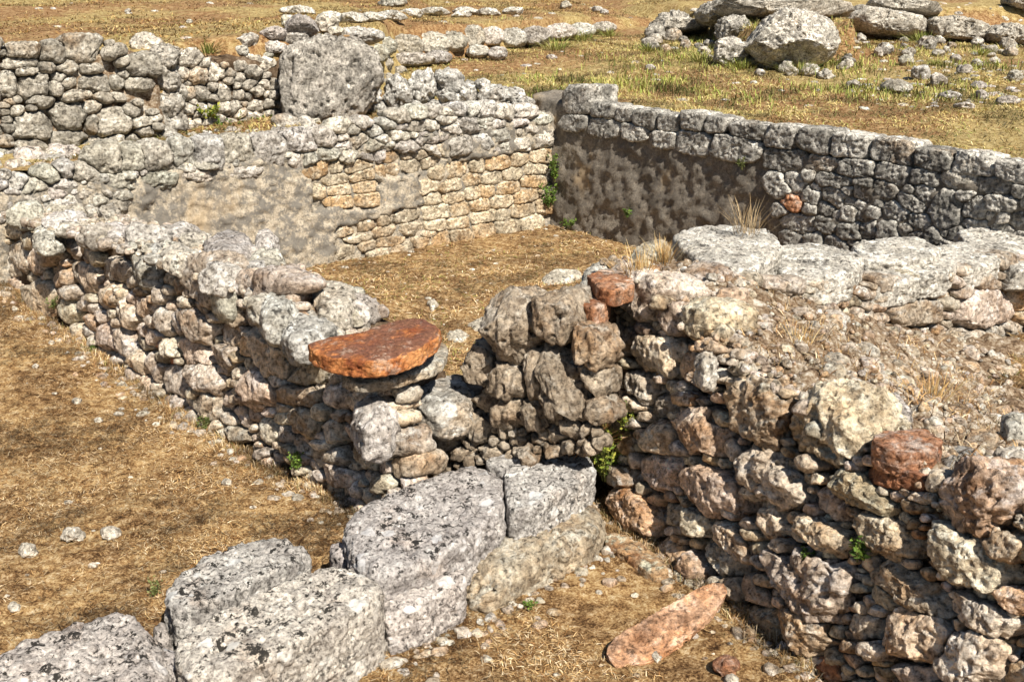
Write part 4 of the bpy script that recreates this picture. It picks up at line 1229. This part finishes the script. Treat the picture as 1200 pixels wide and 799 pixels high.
# ------------------------------------------------------------------ vegetation
def blades(X, Y, zf, L, w, tilt, cols, name, label, mat=M_GRASS, lift=.004, kind='stuff', parent=None, patch=1.9):
    n = len(X)
    Z = zf(X, Y) + lift
    a = rng.uniform(0, 2 * math.pi, n)
    t = np.radians(rng.uniform(*tilt, n))
    l = L * rng.uniform(.5, 1.4, n)
    d = np.stack([np.cos(a) * np.cos(t), np.sin(a) * np.cos(t), np.sin(t)], 1)
    sd = np.stack([-np.sin(a), np.cos(a), rng.uniform(-.5, .5, n)], 1)
    B = np.stack([X, Y, Z], 1)
    ww = (w * rng.uniform(.6, 1.5, n))[:, None]
    mid = B + d * (l * .55)[:, None] + np.array([0, 0, 1]) * (l * .05)[:, None]
    tip = B + d * l[:, None] - np.array([0, 0, 1]) * (l * np.sin(t) * .25)[:, None]
    V = np.stack([B - sd * ww, B + sd * ww, mid + sd * ww * .8, mid - sd * ww * .8, tip + sd * ww * .25, tip - sd * ww * .25], 1).reshape(-1, 3)
    q = np.arange(n)[:, None] * 6
    F = np.concatenate([q + [[0, 1, 2, 3]], q + [[3, 2, 4, 5]]])
    ci = rng.choice(len(cols), n, p=np.array([c[1] for c in cols]) / sum(c[1] for c in cols))
    T = np.array([c[0] for c in cols])[ci] * rng.uniform(.7, 1.25, (n, 1))
    pm = fbm(np.stack([X * patch, Y * patch, 0 * X + 3], 1), 4, .6)
    T = T * (.30 + 1.0 * sstep(-.40, .36, pm))[:, None] * np.array([1, .98, .95])
    o = mesh_obj(name, V, F, mat, parent, {'tint': np.repeat(T, 6, 0)}, smooth=False)
    if kind:
        o['kind'] = kind
    if label:
        tag(o, label, 'grass')
    return o


def patchy(n, x0, x1, y0, y1, f, keep, thr=-.15, soft=.5):
    X, Y = rng.uniform(x0, x1, n), rng.uniform(y0, y1, n)
    P = np.stack([X, Y, 0 * X], 1)
    m = fbm(P * f, 3)
    m = m - 1.1 * (1 - sstep(-.55, -.05, perlin(P * f * .5 + 11)))
    k = keep(X, Y) & (rng.uniform(0, 1, n) < sstep(thr - soft, thr + soft, m) * .82 + .18)
    return X[k], Y[k]


def pt(X, Y):
    return np.stack([X, Y], -1)


STRAW = [((.57, .40, .20), 3), ((.42, .265, .115), 2.6), ((.74, .60, .40), 2.0), ((.25, .13, .05), 3.4), ((.10, .05, .018), 3)]
kout = lambda X, Y: ((pt(X, Y) - W3P) @ O3 > -.02) & ((pt(X, Y) - C0) @ N1 < .1)
X, Y = patchy(520000, -6, 1.2, 2.9, 9.2, 1.6, lambda X, Y: kout(X, Y) & ~((X > -.2) & (Y > 5.3)) & (np.abs(X) < .5 * Y + .5) & ((pt(X, Y) - W4P) @ I4 < .1))
blades(X, Y, low_z, .028, .0011, (0, 28), STRAW, 'dry_grass', 'golden brown dead straw covering the lower ground around the foreground blocks')
fx, fy = [], []
for a_, b_, n_ in ((W3P + D3 * 4.9, W3P - D3 * .1, 7000), (W4P - D4 * .1, W4P + D4 * 1.6, 3500)):
    t_ = rng.uniform(0, 1, n_)
    q_ = a_ + np.outer(t_, b_ - a_)
    o_ = np.abs(rng.normal(size=n_)) * .07 * (.5 + np.abs(perlin(np.stack([t_ * 23, 0 * t_ + len(fx) * 3.3, 0 * t_], 1))) * 2)
    nn_ = np.array([-(b_ - a_)[1], (b_ - a_)[0]]) / np.hypot(*(b_ - a_))
    if nn_ @ (np.array([-2.2, 4.2]) - a_) < 0:
        nn_ = -nn_
    if len(fx) in (1, 3):
        nn_ = np.array([.3, -.95]) if len(fx) == 3 else -I4
    q_ = q_ + nn_ * o_[:, None]
    fx.append(q_[:, 0]); fy.append(q_[:, 1])
blades(np.concatenate(fx), np.concatenate(fy), low_z, .05, .0012, (10, 80), STRAW[:4] + [((.30, .27, .10), .8)], 'edge_grass', 'wispy dead grass along the feet of the walls and blocks')
kroom = lambda X, Y: ((pt(X, Y) - C0) @ N1 < .0) & ((pt(X, Y) - C0) @ N2 < .0) & ((pt(X, Y) - W3P) @ O3 < -.5)
X, Y = patchy(110000, -4, 3.5, 5.2, 12.1, 1.3, kroom)
blades(X, Y, low_z, .045, .0022, (2, 35), STRAW[:4] + [((.26, .26, .07), 2.2)], 'room_grass', 'thin yellow straw on the sunken room floor')
kr = lambda X, Y: ((pt(X, Y) - W4P) @ I4 > 1.9) & ((pt(X, Y) - W5P) @ B5 < .0)
X, Y = patchy(40000, 1.5, 6, 2.5, 9, 1.3, kr)
blades(X, Y, low_z, .04, .0018, (2, 35), STRAW, 'plot_grass', 'straw covering the small earth plot beside the slab wall')
ku = lambda X, Y: is_up(X, Y) & ((pt(X, Y) - C0) @ N1 > .5) | ((pt(X, Y) - C0) @ N2 > .62)
UGR = [((.50, .40, .17), 4), ((.40, .33, .12), 3), ((.26, .28, .08), 1.5), ((.30, .18, .07), 2), ((.60, .50, .27), 1.5)]
X, Y = patchy(230000, -4, 11, 8.5, 20, .7, lambda X, Y: ku(X, Y) & (Y < np.interp(X, LX, LY) + .1) & (np.abs(X) < .52 * Y + .5), -.25)
blades(X, Y, up_z, .055, .0036, (4, 50), UGR, 'terrace_grass', 'short yellow green grass on the terrace behind the block wall')
UBR = [((.44, .30, .12), 3), ((.30, .17, .06), 3.5), ((.52, .42, .19), 2.5), ((.17, .09, .035), 2), ((.28, .27, .08), .8)]
X, Y = patchy(190000, -13, 14, 9.5, 30, .6, lambda X, Y: ku(X, Y) & (Y > np.interp(X, LX, LY) + .3) & (np.abs(X) < .52 * Y + .5), -.2)
blades(X, Y, up_z, .06, .0045, (3, 45), UBR, 'bank_grass', 'reddish brown dead grass over the higher bank')
n_ = 8000
s_, b_ = rng.uniform(-.2, 2.6, n_), rng.uniform(.2, 2.4, n_)
k_ = fbm(np.stack([s_, b_, 0 * s_], 1) * 2.2, 3) > -.05
Pp = W4P + np.outer(s_[k_], D4) + np.outer(b_[k_], I4)
o = blades(Pp[:, 0], Pp[:, 1], pile_zxy, .06, .0016, (5, 60), STRAW, 'fill_grass', None, parent=W4)


def plant(px, py, h, w, hit, cols, label, n=220, leaf=.016, name='weed', cat='plant', group='green weeds in the wall joints', up=False, face=None):
    base = face.hit(px, py) if face is not None else (up_hit(px, py) if up else low_hit(px, py))
    if face is not None:
        base = base + face.n * .06
    root = empty(name, tuple(base), label, cat, group)
    stems = max(5, n // 22)
    SV, SF, LV, LF, LT = [], [], [], [], []
    ns = nl = 0
    for k in range(stems):
        a = rng.uniform(0, 6.28)
        r = w * .5 * math.sqrt(rng.uniform(0, 1))
        tip = base + np.array([math.cos(a) * r, math.sin(a) * r, h * rng.uniform(.45, 1.0)])
        b0 = base + np.array([math.cos(a) * r * .25, math.sin(a) * r * .25, -.01])
        m1 = (b0 + tip) / 2 + rng.normal(size=3) * .01
        sd = np.array([-math.sin(a), math.cos(a), 0]) * .0016
        SV += [b0 - sd, b0 + sd, m1 - sd, m1 + sd, tip - sd * .5, tip + sd * .5]
        SF += [[ns, ns + 1, ns + 3, ns + 2], [ns + 2, ns + 3, ns + 5, ns + 4]]
        ns += 6
        for j in range(22):
            t = rng.uniform(.2, 1.02)
            p = (b0 * (1 - t) ** 2 + 2 * m1 * t * (1 - t) + tip * t * t) + rng.normal(size=3) * .006
            d = rng.normal(size=3); d[2] = abs(d[2]) * .6; d /= np.linalg.norm(d)
            e = np.cross(d, rng.normal(size=3)); e /= np.linalg.norm(e)
            l = leaf * rng.uniform(.4, 1.7)
            LV += [p, p + d * l * .5 + e * l * .28, p + d * l, p + d * l * .5 - e * l * .28]
            LF += [[nl, nl + 1, nl + 2, nl + 3]]
            nl += 4
            c = cols[rng.integers(len(cols))]
            LT += [np.array(c) * rng.uniform(.7, 1.3)] * 4
    mesh_obj('stems', np.array(SV), np.array(SF), M_LEAF, root, {'tint': np.tile([.16, .17, .05], (ns, 1))}, smooth=False)
    mesh_obj('leaves', np.array(LV), np.array(LF), M_LEAF, root, {'tint': np.array(LT)}, smooth=False)
    return root


def tuft(px, py, h, face, cols, label, n=120, spread=.5, up=False, low=False, lean=(0, 0), name='grass_tuft', wd=.0016):
    if isinstance(face, np.ndarray):
        base = face
    else:
        base = face.hit(px, py) if face is not None else (up_hit(px, py) if up else low_hit(px, py))
    a = rng.uniform(0, 6.28, n)
    r = rng.uniform(0, spread, n) * h
    B = base + np.stack([np.cos(a) * r * .4 + rng.normal(size=n) * h * .18, np.sin(a) * r * .4 + rng.normal(size=n) * h * .18, 0 * a - .01], 1)
    l = h * rng.uniform(.5, 1.15, n)
    T = B + np.stack([np.cos(a) * r + lean[0] * l, np.sin(a) * r + lean[1] * l, l], 1)
    Mi = (B + T) / 2 + np.array([0, 0, .12]) * l[:, None]
    sd = np.stack([-np.sin(a), np.cos(a), 0 * a], 1) * wd
    V = np.stack([B - sd, B + sd, Mi + sd, Mi - sd, T + sd * .2, T - sd * .2], 1).reshape(-1, 3)
    q = np.arange(n)[:, None] * 6
    F = np.concatenate([q + [[0, 1, 2, 3]], q + [[3, 2, 4, 5]]])
    C = np.array(cols)[rng.integers(len(cols), size=n)] * rng.uniform(.7, 1.25, (n, 1))
    o = mesh_obj(name, V, F, M_GRASS, None, {'tint': np.repeat(C, 6, 0)}, base, smooth=False)
    return tag(o, label, 'grass tuft')


GR = [(.10, .17, .03), (.16, .24, .04), (.07, .12, .02)]
YG = [(.24, .29, .04), (.34, .34, .06), (.13, .19, .03)]
OL = [(.14, .17, .05), (.20, .21, .08), (.09, .11, .03)]
plant(722, 560, .30, .26, None, YG, 'bushy yellow green weed growing between the block row end and the near wall', n=1100, leaf=.018, face=F4)
plant(747, 505, .14, .10, None, YG, 'narrow yellow green sprig higher in the near wall', n=220, leaf=.014, face=F4)
plant(357, 548, .10, .09, None, GR, 'bright green clump at the foot of the long wall', n=300, leaf=.014, face=F3)
plant(490, 552, .13, .10, None, YG, 'small leafy weed in the wall joint behind the foreground blocks', n=260, leaf=.014, face=FB)
plant(250, 500, .09, .10, None, OL, 'pale green weed at the wall base left of the bright clump', n=200, leaf=.013, face=F3)
plant(116, 413, .08, .12, None, GR, 'tiny green weed far along the long wall foot', n=180, leaf=.016, face=F3)
plant(72, 360, .09, .10, None, OL, 'faded weed near the far end of the long wall', n=140, leaf=.016, face=F3)
plant(646, 212, .34, .20, None, GR, 'green creeper high in the shaded room corner', n=320, leaf=.03, face=F1)
plant(640, 242, .26, .22, None, GR, 'green creeper low in the shaded room corner', n=320, leaf=.03, face=F1)
plant(672, 266, .12, .18, None, GR, 'small weed at the foot of the block wall', n=180, leaf=.022, face=F2)
plant(740, 254, .12, .10, None, GR, 'green tuft hanging in the brown render', n=120, leaf=.022, face=F2)
plant(875, 198, .10, .12, None, OL, 'olive weed beneath the second block course', n=110, leaf=.022, face=F2)
plant(242, 140, .16, .28, None, YG, 'yellow green weed in the middle of the niche', n=260, leaf=.028, face=FN)
plant(265, 158, .18, .34, None, GR, 'leafy weed at the foot of the niche', n=320, leaf=.028, face=FN)
plant(305, 152, .14, .22, None, GR, 'small weed between the niche and the upright rock', n=180, leaf=.028, face=FN)
plant(200, 106, .06, .2, None, [(.35, .06, .04), (.42, .12, .06)], 'red stonecrop patch on the niche ledge', n=140, leaf=.02, face=FN)
plant(453, 82, .22, .20, None, OL, 'dark olive bush in front of the far kerb row', n=200, leaf=.035, up=True)
plant(1018, 655, .10, .05, None, GR, 'thin green shoot between big stones of the near wall', n=70, leaf=.02, face=F4)
plant(960, 655, .05, .06, None, GR, 'tiny green tuft on the holed stone of the near wall', n=70, leaf=.012, face=F4)
plant(421, 780, .07, .09, None, OL, 'spiky green sprig at the bottom beside the cream pebble', n=110, leaf=.02)
plant(180, 700, .10, .12, None, OL, 'grey green sprig beside the oblong block', n=120, leaf=.012)
plant(620, 715, .04, .07, None, GR, 'small green seedling on the straw below the small squared block', n=70, leaf=.011)
DRY = [(.52, .33, .13), (.42, .24, .09), (.60, .45, .22)]
tuft(660, 520, .13, at(672, 528, .33), [(.46, .22, .07), (.52, .30, .11), (.36, .16, .05)], 'orange dead straw tuft spilling over the smooth topped slab', 160, 1.2, lean=(.5, -.1))
tuft(745, 325, .16, at(748, 328, 1.14), DRY, 'pale dry grass tuft standing behind the top brick', 140, .9)
tuft(775, 305, .12, at(778, 306, 1.12), DRY, 'short dry tuft at the near wall tip', 110, 1.1)
tuft(930, 410, .13, at(935, 412, .92), DRY, 'wispy straw tuft in the middle of the slumped earth', 110, 1.2)
tuft(1090, 470, .13, at(1090, 470, .72), DRY, 'dry tuft on the slumped earth near the small plot', 110, 1.3)
tuft(870, 262, .2, at(876, 272, 1.15), [(.35, .24, .12), (.45, .34, .2)], 'bare twiggy tuft behind the broad bleached slab', 60, .9)
GT = [(.22, .27, .06), (.30, .32, .08), (.40, .36, .13)]
for (px, py, lab) in ((683, 50, 'green tuft in front of the right end of the far kerb row'), (652, 60, 'second green tuft before the far kerb row'), (822, 74, 'tall green tuft left of the knobbly rock'), (868, 82, 'green tuft at the knobbly rock foot'), (938, 88, 'thin green tuft before the large boulder'),
                      (1080, 52, 'green tuft under the pale ledge'), (1098, 78, 'bright tuft above the slanting stones'), (760, 62, 'broad green tuft in the middle of the terrace'), (243, 62, 'sparse green tuft on the edge of the left bank'), (715, 44, 'grey green tuft at the far end of the kerb row'), (1150, 66, 'low green tuft by the rubble heap')):
    tuft(px, py, rng.uniform(.10, .2), None, GT, lab, 140, 2.0, up=True, wd=.0035)
X, Y = [], []
for _ in range(60):                              # looser green patches in the terrace grass
    hp = up_hit(rng.uniform(600, 1190), rng.uniform(45, 120))
    k = int(rng.integers(60, 200))
    X.append(hp[0] + rng.normal(size=k) * .28); Y.append(hp[1] + rng.normal(size=k) * .28)
X, Y = np.concatenate(X), np.concatenate(Y)
k = ku(X, Y)
blades(X[k], Y[k], up_z, .11, .0045, (35, 85), [(g, 1) for g in GT], 'green_grass', 'greener grass patches in the terrace sward')

# ------------------------------------------------------------------ light, sky, camera
AZ, EL = 153.0, 47.0                             # azimuth clockwise from the view direction
d = np.array([math.sin(R(AZ)) * math.cos(R(EL)), math.cos(R(AZ)) * math.cos(R(EL)), math.sin(R(EL))])
from mathutils import Vector
sun = bpy.data.lights.new('sun', 'SUN')
sun.energy = 5.0
sun.angle = R(.5)
sun.color = (1.0, .94, .84)
so = bpy.data.objects.new('sun', sun)
COL.objects.link(so)
so.rotation_euler = Vector(d).to_track_quat('Z', 'Y').to_euler()
so.location = (0, 0, 30)
w = bpy.data.worlds.new('World')
SC.world = w
w.use_nodes = True
sky = w.node_tree.nodes.new('ShaderNodeTexSky')
sky.sky_type = 'NISHITA'
sky.sun_disc = False
sky.sun_elevation = R(EL)
sky.sun_rotation = R(AZ)
bg = w.node_tree.nodes['Background']
bg.inputs[1].default_value = .05
w.node_tree.links.new(sky.outputs[0], bg.inputs[0])

cam = bpy.data.cameras.new('camera')
cam.sensor_width = 36
cam.lens = FPX / 1200 * 36
cam.clip_end = 600
co = bpy.data.objects.new('camera', cam)
COL.objects.link(co)
co.location = EYE
co.rotation_euler = (math.pi / 2 - PITCH, 0, 0)
SC.camera = co
SC.view_settings.view_transform = 'Standard'
SC.view_settings.look = 'None'
SC.view_settings.exposure = .5
SC.view_settings.gamma = 1
SC.cycles.use_denoising = True
SC.cycles.max_bounces = 4
SC.cycles.diffuse_bounces = 1
